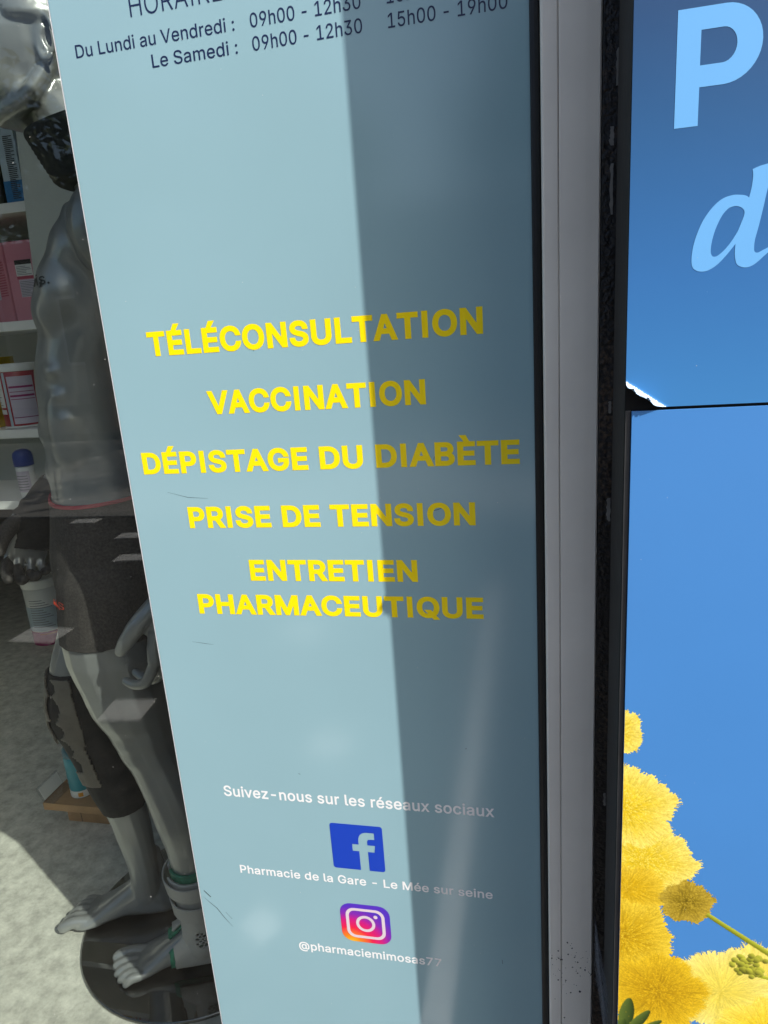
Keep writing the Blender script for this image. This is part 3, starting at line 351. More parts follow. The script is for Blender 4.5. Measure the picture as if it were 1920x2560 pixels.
# square blue badge with a letter f cut out of it
bx0, bz0, bs = -.3140, H - .8125, .0832
fp = [(.53, 0), (.53, .42), (.405, .42), (.405, .57), (.53, .57), (.53, .665)] + [(.535 + .165 * (1 - math.cos(a)), .69 + .155 * math.sin(a)) for a in (0.1, .4, .7, 1.0, 1.3, 1.55)] + \
     [(.84, .845), (.84, .70), (.765, .70), (.715, .69), (.698, .65), (.698, .57), (.842, .57), (.822, .42), (.698, .42), (.698, 0)]
outline = [tuple(p) for p in rrect(0, 1, 0, 1, .055)] + fp      # round the square, then in and out of the f notch
fill('social_badge', [np.array([(bx0 + p[0] * bs, bz0 + p[1] * bs) for p in outline])], TY, M['fb'], sign)
# rounded camera badge with a colour gradient
M['insta'] = mat('print_camera_gradient', (1, 0, 0), .3)
t, b = nodes_of(M['insta'])
tc = t.nodes.new('ShaderNodeTexCoord'); fl = t.nodes.new('ShaderNodeVectorMath'); fl.operation = 'MULTIPLY'; fl.inputs[1].default_value = (1, 0, 1); t.links.new(tc.outputs['Generated'], fl.inputs[0])
mp = t.nodes.new('ShaderNodeVectorMath'); mp.operation = 'DISTANCE'; mp.inputs[1].default_value = (.18, 0, -.08)
t.links.new(fl.outputs[0], mp.inputs[0]); rp = t.nodes.new('ShaderNodeValToRGB'); t.links.new(mp.outputs['Value'], rp.inputs[0])
el = rp.color_ramp.elements; el[0].position = .05; el[0].color = (.95, .55, .02, 1); el[1].position = 1.25; el[1].color = (.09, .03, .50, 1)
for pos, c in ((.28, (.90, .22, .01)), (.55, (.80, .015, .06)), (.80, (.60, .01, .20)), (1.0, (.24, .02, .40))):
    e = el.new(min(pos * .8, .99)); e.color = (*c, 1)
el[0].position = .05; el[len(el) - 1].position = 1.0
t.links.new(rp.outputs[0], b.inputs['Base Color'])
ig = fill('camera_badge', [rrect(-.3118, -.2300, H - .9545, H - .8795, .0185)], TY, M['insta'], sign)
M['badge_line'] = mat('print_pale_pink', (.70, .60, .66), .3)
cx, cz = -.2708, H - .917
fill('badge_outline', [rrect(cx - .0320, cx + .0320, cz - .0292, cz + .0292, .0145), rrect(cx - .0268, cx + .0268, cz - .0242, cz + .0242, .0105)], TY - .0002, M['badge_line'], ig)
fill('badge_outline', [ring(cx, cz, .0158), ring(cx, cz, .0108)], TY - .0002, M['badge_line'], ig)
fill('badge_dot', [ring(cx + .0172, cz + .0152, .0034, 16)], TY - .0002, M['badge_line'], ig)
# scuffs on the sheet
M['scuff'] = mat('dark_scuff', (.05, .09, .10), .6)
def stroke(name, pts, w, y, mt, parent):
    P = np.array(pts, float); up, dn = [], []
    for i, p in enumerate(P):
        d = P[min(i + 1, len(P) - 1)] - P[max(i - 1, 0)]; d /= np.hypot(*d) + 1e-9
        ww = w * math.sin(math.pi * (i + .35) / (len(P) - .3)); q = np.array([-d[1], d[0]]) * ww / 2
        up.append(p + q); dn.append(p - q)
    return fill(name, [np.array(up + dn[::-1])], y, mt, parent)
for pts, w in (([(-.5510, -.9000), (-.5400, -.9110), (-.5290, -.9210), (-.5170, -.9400), (-.5050, -.9560)], .0013), ([(-.5480, -.8870), (-.5370, -.8990)], .0030), ([(-.5140, -.9270), (-.5040, -.9400)], .0010),
               ([(-.1290, -.2330), (-.1200, -.2310), (-.1100, -.2270)], .0010), ([(-.4980, -.4290), (-.4800, -.4310), (-.4640, -.4330)], .0007), ([(-.5000, -.2000), (-.4700, -.2080), (-.4400, -.2100)], .0006),
               ([(-.3480, -.0165), (-.3465, -.0140)], .0010), ([(-.0560, -.9560), (-.0555, -.9640)], .0012), ([(-.122, -.165), (-.121, -.161)], .0012), ([(-.098, -.585), (-.097, -.583)], .0016), ([(-.355, -.645), (-.352, -.646)], .0016)):
    stroke('scuff', [(x, z + H) for x, z in pts], w, TY + .0002, M['scuff'], sign)

M['dust'] = mat('dust', (.70, .69, .66), .9)
def specks(n, x0, x1, z0, z1, y, parent, seed, r0=.00025, r1=.0006):
    q = random.Random(seed); bm = bmesh.new()
    for k in range(n):
        x, z, r = q.uniform(x0, x1), q.uniform(z0, z1) + H, q.uniform(r0, r1) * (1.8 if q.random() < .06 else 1)
        bm.faces.new([bm.verts.new((x + r * (.7 + .6 * q.random()) * math.cos(a), y, z + r * (.7 + .6 * q.random()) * math.sin(a))) for a in np.linspace(0, 5.2, 6)])
    return tag(bmobj('dust_specks', bm, M['dust'], parent), kind='stuff')
specks(150, -1.4, -.56, -1.25, .5, .0006, win, 4)
specks(45, -.55, 0, -1.15, .4, TY - .0003, sign, 5, .0002, .0004)

# ------------------------------------------------------------------ rusty steel post behind the blue sign
post = empty('steel_post', (.10, -.02, 0), 'black rusty steel post with flaking paint between window frame and blue sign', 'post')
M['rust'] = mat('rusty_black_paint', (.008, .008, .009), .5, bump=(170, .9, .004))
t, b = nodes_of(M['rust'])
tc = t.nodes.new('ShaderNodeTexCoord'); n1 = t.nodes.new('ShaderNodeTexNoise'); n1.inputs['Scale'].default_value = 7; n1.inputs['Detail'].default_value = 4
n2 = t.nodes.new('ShaderNodeTexNoise'); n2.inputs['Scale'].default_value = 230; n2.inputs['Detail'].default_value = 3
mu = t.nodes.new('ShaderNodeMath'); mu.operation = 'MULTIPLY'; rp = t.nodes.new('ShaderNodeValToRGB')
for n in (n1, n2): t.links.new(tc.outputs['Object'], n.inputs['Vector'])
t.links.new(n1.outputs[0], mu.inputs[0]); t.links.new(n2.outputs[0], mu.inputs[1]); t.links.new(mu.outputs[0], rp.inputs[0])
e = rp.color_ramp.elements; e[0].position = .27; e[0].color = (.006, .006, .007, 1); e[1].position = .42; e[1].color = (.075, .050, .034, 1)
t.links.new(rp.outputs[0], b.inputs['Base Color'])
box('flange', .0760, .132, -.029, -.001, .0, 2.6, M['rust'], post, .001)
rng = random.Random(3)
def ragged(x0, x1, z0, z1, n=11):
    P = []
    for k in range(n): P.append((x0 + rng.uniform(0, .35) * (x1 - x0) * (1 if k not in (0, n - 1) else 1.5), z0 + (z1 - z0) * k / (n - 1)))
    for k in range(n): P.append((x1 - rng.uniform(0, .15) * (x1 - x0), z1 - (z1 - z0) * k / (n - 1)))
    return np.array(P)
for (x0, x1, z0, z1) in ((.0885, .0925, .222, .256), (.0825, .0882, .167, .185), (.0930, .0985, .166, .184), (.0838, .0880, .100, .150), (.0940, .0975, .102, .152), (.0852, .0906, -.241, -.212), (.0858, .0895, -.112, -.098), (.0865, .0905, -.640, -.620)):
    fill('bare_patch', [ragged(x0, x1, z0 + H, z1 + H)], -.0296, M['flake'], post)

# ------------------------------------------------------------------ projecting blue sign
ad = empty('blue_sign_box', (.45, -.1, 0), 'blue box sign with big letters above a yellow mimosa photograph, lower corner peeling', 'sign')
XE = .0868
box('box_shell', XE, .96, -.1655, -.0675, .02, 2.5, M['black_metal'], ad, .0012)
box('box_core', .140, .90, -.0670, -.001, .05, 2.4, M['black_metal'], ad)
box('edge_strip', XE + .0006, .0922, -.1678, -.1657, .03, H - .0915, M['dark_grey'], ad, .0004)

# upper sheet with its lower left corner rolled up
M['print_up'] = mat('blue_print_upper', (.05, .2, .45), .3, spec=.5, bump=(45, .06, .002))
M['print_low'] = mat('blue_print_lower', (.060, .225, .56), .32, spec=.5, noise=(2.5, .05, 3), bump=(45, .05, .002))
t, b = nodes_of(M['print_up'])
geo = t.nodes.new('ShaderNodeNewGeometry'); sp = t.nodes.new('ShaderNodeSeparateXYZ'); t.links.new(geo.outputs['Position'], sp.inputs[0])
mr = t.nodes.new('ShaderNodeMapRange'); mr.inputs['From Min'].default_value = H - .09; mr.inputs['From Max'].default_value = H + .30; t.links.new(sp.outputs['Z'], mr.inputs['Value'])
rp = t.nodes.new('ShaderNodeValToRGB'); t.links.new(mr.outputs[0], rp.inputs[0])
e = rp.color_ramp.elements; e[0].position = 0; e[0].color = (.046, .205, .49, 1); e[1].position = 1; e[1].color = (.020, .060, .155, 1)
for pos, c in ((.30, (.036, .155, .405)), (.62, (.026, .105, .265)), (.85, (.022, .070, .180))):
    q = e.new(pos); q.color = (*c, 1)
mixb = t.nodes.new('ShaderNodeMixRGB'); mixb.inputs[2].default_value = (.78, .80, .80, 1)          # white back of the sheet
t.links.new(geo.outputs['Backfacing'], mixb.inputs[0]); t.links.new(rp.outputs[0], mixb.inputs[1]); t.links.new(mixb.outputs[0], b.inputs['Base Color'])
A0, A1 = np.array([.0870, -.0610]), np.array([.1270, -.0888])                    # fold line
fd = (A1 - A0) / np.hypot(*(A1 - A0)); fn = np.array([fd[1], -fd[0]]);
if fn @ (np.array([.087, -.089]) - A0) < 0: fn = -fn
xs = np.unique(np.concatenate([np.linspace(.0868, .135, 60), np.linspace(.135, .955, 12)])); zs = np.unique(np.concatenate([np.linspace(-.0888, -.04, 60), np.linspace(-.04, 1.13, 14)]))
V, F, SS = [], [], []
for z in zs:
    for x in xs:
        p = np.array([x, z]); s = (p - A0) @ fn; y = -.1702; SS.append(s)
        if s > 0:
            rr = .0062 + .0005 * math.sin(260 * (x - z)); a = min(s / rr, 2.3); ex = max(0, s - 2.3 * rr)
            along = rr * math.sin(a) + ex * math.cos(a); h = rr * (1 - math.cos(a)) + ex * math.sin(a)
            p = p - fn * s + fn * along; y = -.1702 - h
        V.append((p[0], y, p[1] + H))
nx = len(xs)
for j in range(len(zs) - 1):
    for i in range(nx - 1):
        a = j * nx + i; F.append((a, a + 1, a + 1 + nx, a + nx))
torn = lambda f: np.mean([SS[k] for k in f]) > .0125 + .0012 * math.sin(900 * V[f[0]][0]) + .0008 * math.sin(2300 * V[f[0]][2])      # the very corner is torn off
FP = [f for f in F if np.mean([SS[k] for k in f]) > .0022 and not torn(f)]; F = [f for f in F if np.mean([SS[k] for k in f]) <= .0022]
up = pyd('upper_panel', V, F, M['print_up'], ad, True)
M['film'] = mat('lifted_laminate_film', (.40, .54, .70), .25, bump=(120, .8, .004))
pk = sorted({k for f in FP for k in f}); pm = {k: i for i, k in enumerate(pk)}
pyd('peeling_corner', [V[k] for k in pk], [[pm[k] for k in f] for f in FP], M['film'], up, True); tag(up, 'deep blue printed sheet with peeling white-backed corner')
M['letter'] = mat('print_light_blue', (.150, .42, .80), .3)
LY = -.1704
def arc(cx, cz, rx, rz, a0, a1, n=14): return [(cx + rx * math.cos(math.radians(a0 + (a1 - a0) * k / n)), cz + rz * math.sin(math.radians(a0 + (a1 - a0) * k / n))) for k in range(n + 1)]
Pout = [(.1211, .1452), (.1396, .1452), (.1396, .1740)] + [(.1570, .1740)] + arc(.1575, .2030, .0285, .0290, -88, 90, 20) + [(.1211, .2320)]
Phole = [(.1394, .1900), (.1560, .1900)] + arc(.1562, .2028, .0108, .0128, -88, 88, 14) + [(.1394, .2156)]
fill('lettering', [np.array(Pout) + [0, H], np.array(Phole) + [0, H]], LY, M['letter'], up)
DO = [(1851, 1027), (1846, 939), (1830, 854), (1802, 872), (1757, 882), (1697, 885), (1619, 864), (1542, 801), (1475, 707), (1429, 598), (1403, 497), (1394, 394), (1405, 329), (1443, 295), (1495, 285), (1546, 296), (1606, 333), (1664, 391), (1712, 449), (1745, 492), (1743, 425), (1753, 352), (1775, 313), (1822, 292), (1872, 295), (1921, 322), (1968, 364), (2005, 397), (2051, 459), (2047, 510), (2012, 447), (1964, 421), (1925, 404), (1900, 416), (1895, 453), (1898, 514), (1921, 623), (1946, 761), (1970, 906), (2014, 1115), (1957, 1102), (1900, 1091), (1843, 1071)]
DH = [(1801, 725), (1794, 761), (1762, 787), (1722, 796), (1673, 783), (1626, 732), (1585, 645), (1559, 555), (1548, 474), (1554, 421), (1577, 401), (1612, 411), (1661, 453), (1708, 511), (1754, 588), (1780, 657)]
def spline(P, n=4, sharp=()):
    P = np.array(P, float); N = len(P); out = []
    for i in range(N):
        p0, p1, p2, p3 = P[i - 1], P[i], P[(i + 1) % N], P[(i + 2) % N]
        if i in sharp: p0 = p1
        if (i + 1) % N in sharp: p3 = p2
        for k in range(n):
            s = k / n; out.append(.5 * ((2 * p1) + (-p0 + p2) * s + (2 * p0 - 5 * p1 + 4 * p2 - p3) * s * s + (-p0 + 3 * p1 - 3 * p2 + p3) * s ** 3))
    return np.array(out)
fill('lettering', [spline(DO, 4, (2, 19, 28, 29, 39, 42)) * 1e-4 + [0, H], spline(DH, 4) * 1e-4 + [0, H]], LY, M['letter'], up)

# lower sheet: printed sky, and the printed mimosa flowers as a fine coloured mesh
low = box('lower_panel', .0926, .955, -.1705, -.1680, .03, H - .0918, M['print_low'], ad, .0003)
tag(low, 'sky blue printed sheet with yellow mimosa flowers')
G = .00055; gx0, gx1, gz0, gz1 = .0930, .3500, -.960, -.385
nx, nz = int((gx1 - gx0) / G), int((gz1 - gz0) / G)
img = np.zeros((nz, nx, 3)); msk = np.zeros((nz, nx), bool); R = np.random.default_rng(5)
def put(x, z, c, keep=None):
    i = np.round((x - gx0) / G).astype(int); j = np.round((z - gz0) / G).astype(int)
    ok = (i >= 0) & (i < nx) & (j >= 0) & (j < nz)
    if keep is not None: ok &= keep
    img[j[ok], i[ok]] = np.broadcast_to(c, (len(x), 3))[ok]; msk[j[ok], i[ok]] = True
def pom(cx, cz, rx, rz, deep, mid, pale, nf=1500, dots=True, wob=.1, rough=1.0):
    """a fluffy ball of stamens: soft core, short hairs pointing out of a half sphere, pale anther dots at their tips"""
    ph = R.uniform(0, 6.28, 4); lump = lambda a: 1 + .06 * np.sin(5 * a + ph[0]) + .045 * np.sin(9 * a + ph[1]) + .03 * np.sin(17 * a + ph[2])
    q = R.random((46000, 2)); aa = q[:, 0] * 2 * np.pi; rr = np.sqrt(q[:, 1]) * .90
    ox, oz = R.uniform(-.25, .25, 2); cl = .5 + .5 * np.sin(aa * 6 + rr * 9 + ph[3]) * np.sin(rr * 11 + aa * 3)
    dd = np.clip(np.hypot(rr * np.cos(aa) - ox, rr * np.sin(aa) - oz), 0, 1)[:, None]
    put(cx + rx * rr * lump(aa) * np.cos(aa), cz + rz * rr * lump(aa) * np.sin(aa), (deep * .8 + (mid - deep * .8) * np.clip(dd * 1.15, 0, 1)) * (.84 + .2 * cl[:, None]))
    n = nf * 2; ct = R.random(n); st = np.sqrt(1 - ct ** 2); a = R.uniform(0, 2 * np.pi, n); order = np.argsort(ct); tone = R.random(n)
    s = np.linspace(0, 1, 46)
    for k in range(0, n, 80):
        ids = order[k:k + 80]; L = (lump(a[ids]) * (1 - wob * R.random(len(ids))))[:, None]; S = st[ids][:, None] * (.46 + .54 * s[None, :]) * L
        A = a[ids][:, None] + R.normal(0, .05, (len(ids), 1)) * rough * s[None, :]
        X = cx + rx * S * np.cos(A); Z = cz + rz * S * np.sin(A); tn = tone[ids][:, None, None]; rim = (st[ids] ** 2)[:, None, None]
        C = (deep * .62 + mid * .30) * (1 - s[None, :, None] * .8) + (mid + (pale - mid) * np.clip(rim ** 1.6 * (.45 + .65 * tn), 0, 1)) * (s[None, :, None] * .8); C = C * (.70 + .42 * tn)
        put(X.ravel(), Z.ravel(), np.broadcast_to(C, (len(ids), len(s), 3)).reshape(-1, 3))
        if dots:
            for dx, dz in ((0, 0), (G, 0), (0, G)):
                put(X[:, -1] + dx, Z[:, -1] + dz, (mid * .45 + pale * .55) * (.80 + .34 * tn[:, 0]) , R.random(len(ids)) < .7)
def srgb(*c): c = np.array(c, float) / 255; return np.where(c <= .04045, c / 12.92, ((c + .055) / 1.055) ** 2.4)
k_ = .98
dp, md, pl = srgb(226, 186, 12) * k_, srgb(240, 212, 50) * k_, srgb(255, 241, 140) * k_
pom(.245, -.760, .062, .062, srgb(240, 212, 60) * k_, srgb(248, 228, 95) * k_, srgb(255, 242, 150) * k_, 900, False, .03)
pom(.206, -.772, .058, .062, srgb(240, 215, 70) * k_, srgb(248, 230, 105) * k_, srgb(255, 243, 155) * k_, 900, False, .03)
pom(.0840, -.4360, .0290, .0320, dp, md, pl, 600, True, .22)
pom(.1166, -.5990, .0565, .0500, dp, md, pl, 1700)
pom(.0955, -.5310, .0540, .0540, dp * 1.0, md * 1.03, pl, 1700)
pom(.1000, -.6400, .0450, .0350, srgb(205, 160, 5) * k_, srgb(225, 185, 25) * k_, srgb(240, 210, 70) * k_, 900)
pom(.1640, -.6500, .0300, .0300, srgb(95, 80, 15) * k_, srgb(165, 138, 25) * k_, srgb(215, 185, 70) * k_, 700, True, .2)
pom(.2600, -.8300, .0600, .0600, srgb(250, 205, 10) * k_, srgb(245, 215, 50) * k_, srgb(255, 238, 120) * k_, 1200)
pom(.0970, -.7080, .0560, .0560, srgb(175, 130, 5) * k_, srgb(225, 185, 20) * k_, srgb(250, 222, 75) * k_, 1700)
pom(.1380, -.7850, .0560, .0580, srgb(165, 125, 10) * k_, srgb(212, 168, 15) * k_, srgb(245, 208, 45) * k_, 2000)
pom(.2380, -.9000, .0500, .0420, srgb(205, 165, 5) * k_, srgb(230, 195, 30) * k_, srgb(246, 218, 70) * k_, 900)
pom(.1300, -.9050, .0520, .0420, srgb(185, 145, 5) * k_, srgb(218, 178, 20) * k_, srgb(242, 208, 50) * k_, 900)
pom(.0950, -.8650, .0500, .0400, srgb(190, 150, 5) * k_, srgb(222, 182, 20) * k_, srgb(245, 212, 55) * k_, 900)
pom(.1800, -.8700, .0500, .0400, srgb(200, 160, 5) * k_, srgb(228, 190, 25) * k_, srgb(245, 215, 65) * k_, 900)
def seg(x0, z0, x1, z1, w0, w1, c, cl):
    t_ = R.random(26000); v = R.uniform(-1, 1, 26000); d = np.array([x1 - x0, z1 - z0]); nrm = np.array([-d[1], d[0]]) / np.hypot(*d); w = w0 + (w1 - w0) * t_
    C = c + (cl - c) * np.clip((v[:, None] * .6 + .4), 0, 1)
    put(x0 + d[0] * t_ + nrm[0] * v * w, z0 + d[1] * t_ + nrm[1] * v * w, C)
seg(.186, -.664, .300, -.742, .0024, .0034, srgb(120, 125, 20), srgb(185, 190, 60))
seg(.240, -.742, .300, -.752, .0020, .0022, srgb(150, 155, 25), srgb(205, 205, 70))
for k in range(46):
    aa, rr = R.uniform(0, 6.28), .0165 * R.random() ** .5; bxx, bzz = .2345 + 1.15 * rr * math.cos(aa), -.7290 + rr * math.sin(aa); rb = R.uniform(.0030, .0042)
    q = R.random((900, 2)); an = q[:, 0] * 6.2832; ra = rb * np.sqrt(q[:, 1])
    sh = np.clip(.55 + .45 * (ra * np.sin(an + .6) / rb), .15, 1)[:, None] * R.uniform(.75, 1.1)
    put(bxx + ra * np.cos(an), bzz + ra * np.sin(an), srgb(205, 205, 70) * sh)
for (x0, z0, x1, z1, w) in ((.1000, -.8480, .1060, -.8000, .0085), (.1040, -.8540, .1290, -.8150, .0060), (.1080, -.8600, .1430, -.8280, .0050), (.1140, -.8660, .1550, -.8400, .0045), (.0900, -.8600, .1000, -.8330, .0070)):
    t_ = R.random(16000); v = R.uniform(-1, 1, 16000); d = np.array([x1 - x0, z1 - z0]); nrm = np.array([-d[1], d[0]]) / np.hypot(*d); w_ = w * np.sin(np.pi * np.clip(t_ * .92 + .06, 0, 1)) ** .6
    C = srgb(38, 58, 20) + (srgb(92, 110, 45) - srgb(38, 58, 20)) * np.clip(.5 + .5 * v, 0, 1)[:, None]
    put(x0 + d[0] * t_ + nrm[0] * v * w_, z0 + d[1] * t_ + nrm[1] * v * w_, C)
# close pin holes, then build quads where the print is yellow
for _ in range(2):
    nb = sum(np.roll(np.roll(msk, a, 0), b_, 1).astype(int) for a in (-1, 0, 1) for b_ in (-1, 0, 1)); hole = (~msk) & (nb >= 5)
    ac = sum(np.roll(np.roll(img * msk[..., None], a, 0), b_, 1) for a in (-1, 0, 1) for b_ in (-1, 0, 1)) / np.maximum(nb, 1)[..., None]
    img[hole] = ac[hole]; msk |= hole
sm = sum(np.roll(np.roll(img * msk[..., None], a, 0), b_, 1) for a in (-1, 0, 1) for b_ in (-1, 0, 1)); cn = sum(np.roll(np.roll(msk, a, 0), b_, 1).astype(float) for a in (-1, 0, 1) for b_ in (-1, 0, 1))
img = img * .35 + .65 * sm / np.maximum(cn, 1)[..., None]
jj, ii = np.nonzero(msk); idx = -np.ones((nz + 1, nx + 1), int)
cor = np.zeros((nz + 1, nx + 1), bool)
for a in (0, 1):
    for b_ in (0, 1): cor[jj + a, ii + b_] = True
cj, ci = np.nonzero(cor); idx[cj, ci] = np.arange(len(cj))
V = np.stack([gx0 + (ci - .5) * G, np.full(len(ci), -.1707), gz0 + (cj - .5) * G + H], 1); V[:, 0] = np.maximum(V[:, 0], .0929)
F = np.stack([idx[jj, ii], idx[jj, ii + 1], idx[jj + 1, ii + 1], idx[jj + 1, ii]], 1)
me = bpy.data.meshes.new('flower_print'); me.vertices.add(len(V)); me.vertices.foreach_set('co', V.ravel())
me.loops.add(F.size); me.loops.foreach_set('vertex_index', F.ravel()); me.polygons.add(len(F)); me.polygons.foreach_set('loop_start', np.arange(0, F.size, 4))
me.update(calc_edges=True); me.validate()
at = me.attributes.new('ink', 'FLOAT_COLOR', 'FACE'); at.data.foreach_set('color', np.concatenate([img[jj, ii], np.ones((len(jj), 1))], 1).ravel().astype(np.float32))
M['flowers'] = mat('mimosa_print', (.8, .6, .1), .32, bump=(45, .05, .002))
t, b = nodes_of(M['flowers']); an = t.nodes.new('ShaderNodeAttribute'); an.attribute_name = 'ink'; t.links.new(an.outputs['Color'], b.inputs['Base Color'])
link('flower_print', me, M['flowers'], low)

specks(22, .095, .27, -.85, .25, -.1712, ad, 9, .00015, .00035)
# cobweb in the bottom of the gap
M['web'] = mat('cobweb_silk', (.30, .30, .31), .7)
bm = bmesh.new()
for k in range(70):
    a = rng.random(); p = Vector((.0770 + .002 * rng.random(), -.031 - .02 * rng.random(), H - .90 + .10 * rng.random() - .02)); q = Vector((.0866, -.07 - .07 * rng.random(), H - .97 + .12 * rng.random()))
    d = (q - p).normalized(); w = d.cross(Vector((0, .6, .8))).normalized() * .00010
    vs = [bm.verts.new(p - w), bm.verts.new(p + w), bm.verts.new(q + w), bm.verts.new(q - w)]; bm.faces.new(vs)
tag(bmobj('cobweb', bm, M['web']), 'grey cobweb strung across the gap beside the blue sign', 'cobweb')

# ------------------------------------------------------------------ the mannequin
BX, BY, TH = -.80, .30, math.radians(30)
FV = Vector((-math.cos(TH), -math.sin(TH), 0)); LV = Vector((-FV.y, FV.x, 0)); ZV = Vector((0, 0, 1))
SW = ((1.0, 0, 0), (1.20, .008, .004), (1.33, .022, .014), (1.46, .066, .036), (1.58, .070, .030), (1.70, .062, .030), (1.78, .004, .030), (2.2, .000, .030))   # sway of the upper body
def W(l, f, z):
    dx, dy = np.interp(z, [q[0] for q in SW], [q[1] for q in SW]), np.interp(z, [q[0] for q in SW], [q[2] for q in SW])
    return Vector((BX + dx, BY + dy, 0)) + LV * l + FV * f + ZV * z
BV, BF = [], []
def loft(rings):
    n = len(rings[0]); b0 = len(BV)
    for r in rings: BV.extend(r)
    for i in range(len(rings) - 1):
        for k in range(n):
            a, b = b0 + i * n + k, b0 + i * n + (k + 1) % n; BF.append((a, b, b + n, a + n))
    for r, rev in ((0, True), (len(rings) - 1, False)):
        c = sum(rings[r], Vector()) / n; BV.append(c); ci = len(BV) - 1
        for k in range(n):
            a, b = b0 + r * n + k, b0 + r * n + (k + 1) % n; BF.append((b, a, ci) if rev else (a, b, ci))
def ringpts(c, u, v, n=20, ex=2.0):
    o = []
    for k in range(n):
        a = 2 * math.pi * k / n; ca, sa = math.cos(a), math.sin(a); s = lambda q: math.copysign(abs(q) ** (2 / ex), q)
        o.append(c + u * s(ca) + v * s(sa))
    return o
def limb(pts, rad, n=14, flat=None):
    """tapering tube with rounded ends through pts; flat=(axis, factor) squashes the section along an axis"""
    P = [Vector(p) for p in pts]; R_ = list(rad)
    d0 = (P[0] - P[1]).normalized(); d1 = (P[-1] - P[-2]).normalized()
    PP = [P[0] + d0 * R_[0] * .95, P[0] + d0 * R_[0] * .7, P[0] + d0 * R_[0] * .3] + P + [P[-1] + d1 * R_[-1] * .35, P[-1] + d1 * R_[-1] * .7, P[-1] + d1 * R_[-1] * .95]
    RR = [R_[0] * .25, R_[0] * .7, R_[0] * .95] + R_ + [R_[-1] * .93, R_[-1] * .7, R_[-1] * .25]
    rings, u = [], None
    for i, p in enumerate(PP):
        d = (PP[min(i + 1, len(PP) - 1)] - PP[max(i - 1, 0)]).normalized()
        if u is None: u = d.orthogonal().normalized()
        u = (u - d * u.dot(d)).normalized(); v = d.cross(u)
        r = ringpts(p, u * RR[i], v * RR[i], n)
        if flat:
            ax, k = flat; r = [q - ax * (q - p).dot(ax) * (1 - k) for q in r]
        rings.append(r)
    loft(rings)
def curve(pts, n=4):
    P = [Vector(p) for p in pts]; out = []
    for i in range(len(P) - 1):
        p0, p1, p2, p3 = P[max(i - 1, 0)], P[i], P[i + 1], P[min(i + 2, len(P) - 1)]
        for k in range(n):
            s = k / n; out.append(.5 * ((2 * p1) + (p2 - p0) * s + (2 * p0 - 5 * p1 + 4 * p2 - p3) * s * s + (3 * p1 - p0 - 3 * p2 + p3) * s ** 3))
    return out + [P[-1]]
def smooth_limb(kp, n=4, flat=None, m=16):
    C = curve([Vector((*p, 0))[:3] if False else p for p, r in kp], n); r = [q for _, q in kp]; rr = []
    for i in range(len(r) - 1): rr += [r[i] + (r[i + 1] - r[i]) * (.5 - .5 * math.cos(math.pi * k / n)) for k in range(n)]
    limb(C, rr + [r[-1]], m, flat)
def ell(c, l, f, z, rot=None, n=14):
    rings = []
    for i in range(1, n):
        a = math.pi * i / n; q = []
        for k in range(26):
            b = 2 * math.pi * k / 20; p = Vector((l * math.sin(a) * math.cos(b), f * math.sin(a) * math.sin(b), z * math.cos(a)))
            if rot: p = rot @ p
            q.append(c + LV * p.x + FV * p.y + ZV * p.z)
        rings.append(q)
    loft(rings)
# torso: (z, f centre, half width, half depth, exponent)
T = [(.845, .005, .075, .070, 2), (.875, .004, .125, .105, 2.1), (.93, -.004, .162, .126, 2.2), (.99, -.004, .166, .124, 2.3), (1.05, .002, .155, .108, 2.3), (1.11, .006, .143, .098, 2.3), (1.17, .006, .139, .097, 2.3),
     (1.25, .008, .144, .101, 2.3), (1.33, .008, .156, .106, 2.3), (1.41, .006, .172, .113, 2.3), (1.48, .002, .186, .114, 2.3), (1.535, -.010, .188, .098, 2.2), (1.575, -.018, .150, .078, 2.1), (1.605, -.022, .100, .065, 2), (1.64, -.022, .066, .060, 2)]
loft([ringpts(W(0, fc, z), LV * hw, FV * hd, 28, ex) for z, fc, hw, hd, ex in T])
for s in (-1, 1):
    ell(W(s * .085, .078, 1.450), .092, .046, .072); ell(W(s * .080, .086, 1.425), .074, .042, .052)          # pectorals
    for z, k in ((1.150, .92), (1.222, .96), (1.292, .96)): ell(W(s * .036, .088 * k, z), .036, .026, .037)     # abdominals
    ell(W(s * .095, .045, 1.515), .085, .052, .060)                                                             # upper chest
    ell(W(s * .105, .040, 1.23), .040, .046, .10)                                                             # obliques
    for q in range(3): ell(W(s * .118, .062 - .006 * q, 1.33 - .04 * q), .030, .024, .017)                       # serratus
    ell(W(s * .085, -.085, .935), .082, .062, .085)                                                            # buttocks
    ell(W(s * .196, -.012, 1.535), .060, .066, .075)                                                           # deltoids
    smooth_limb([(W(s * .05, .005, 1.605), .018), (W(s * .11, .052, 1.580), .014), (W(s * .175, .02, 1.575), .016)])
    smooth_limb([(W(s * .045, -.025, 1.70), .03), (W(s * .09, -.035, 1.63), .035), (W(s * .16, -.02, 1.585), .03)])
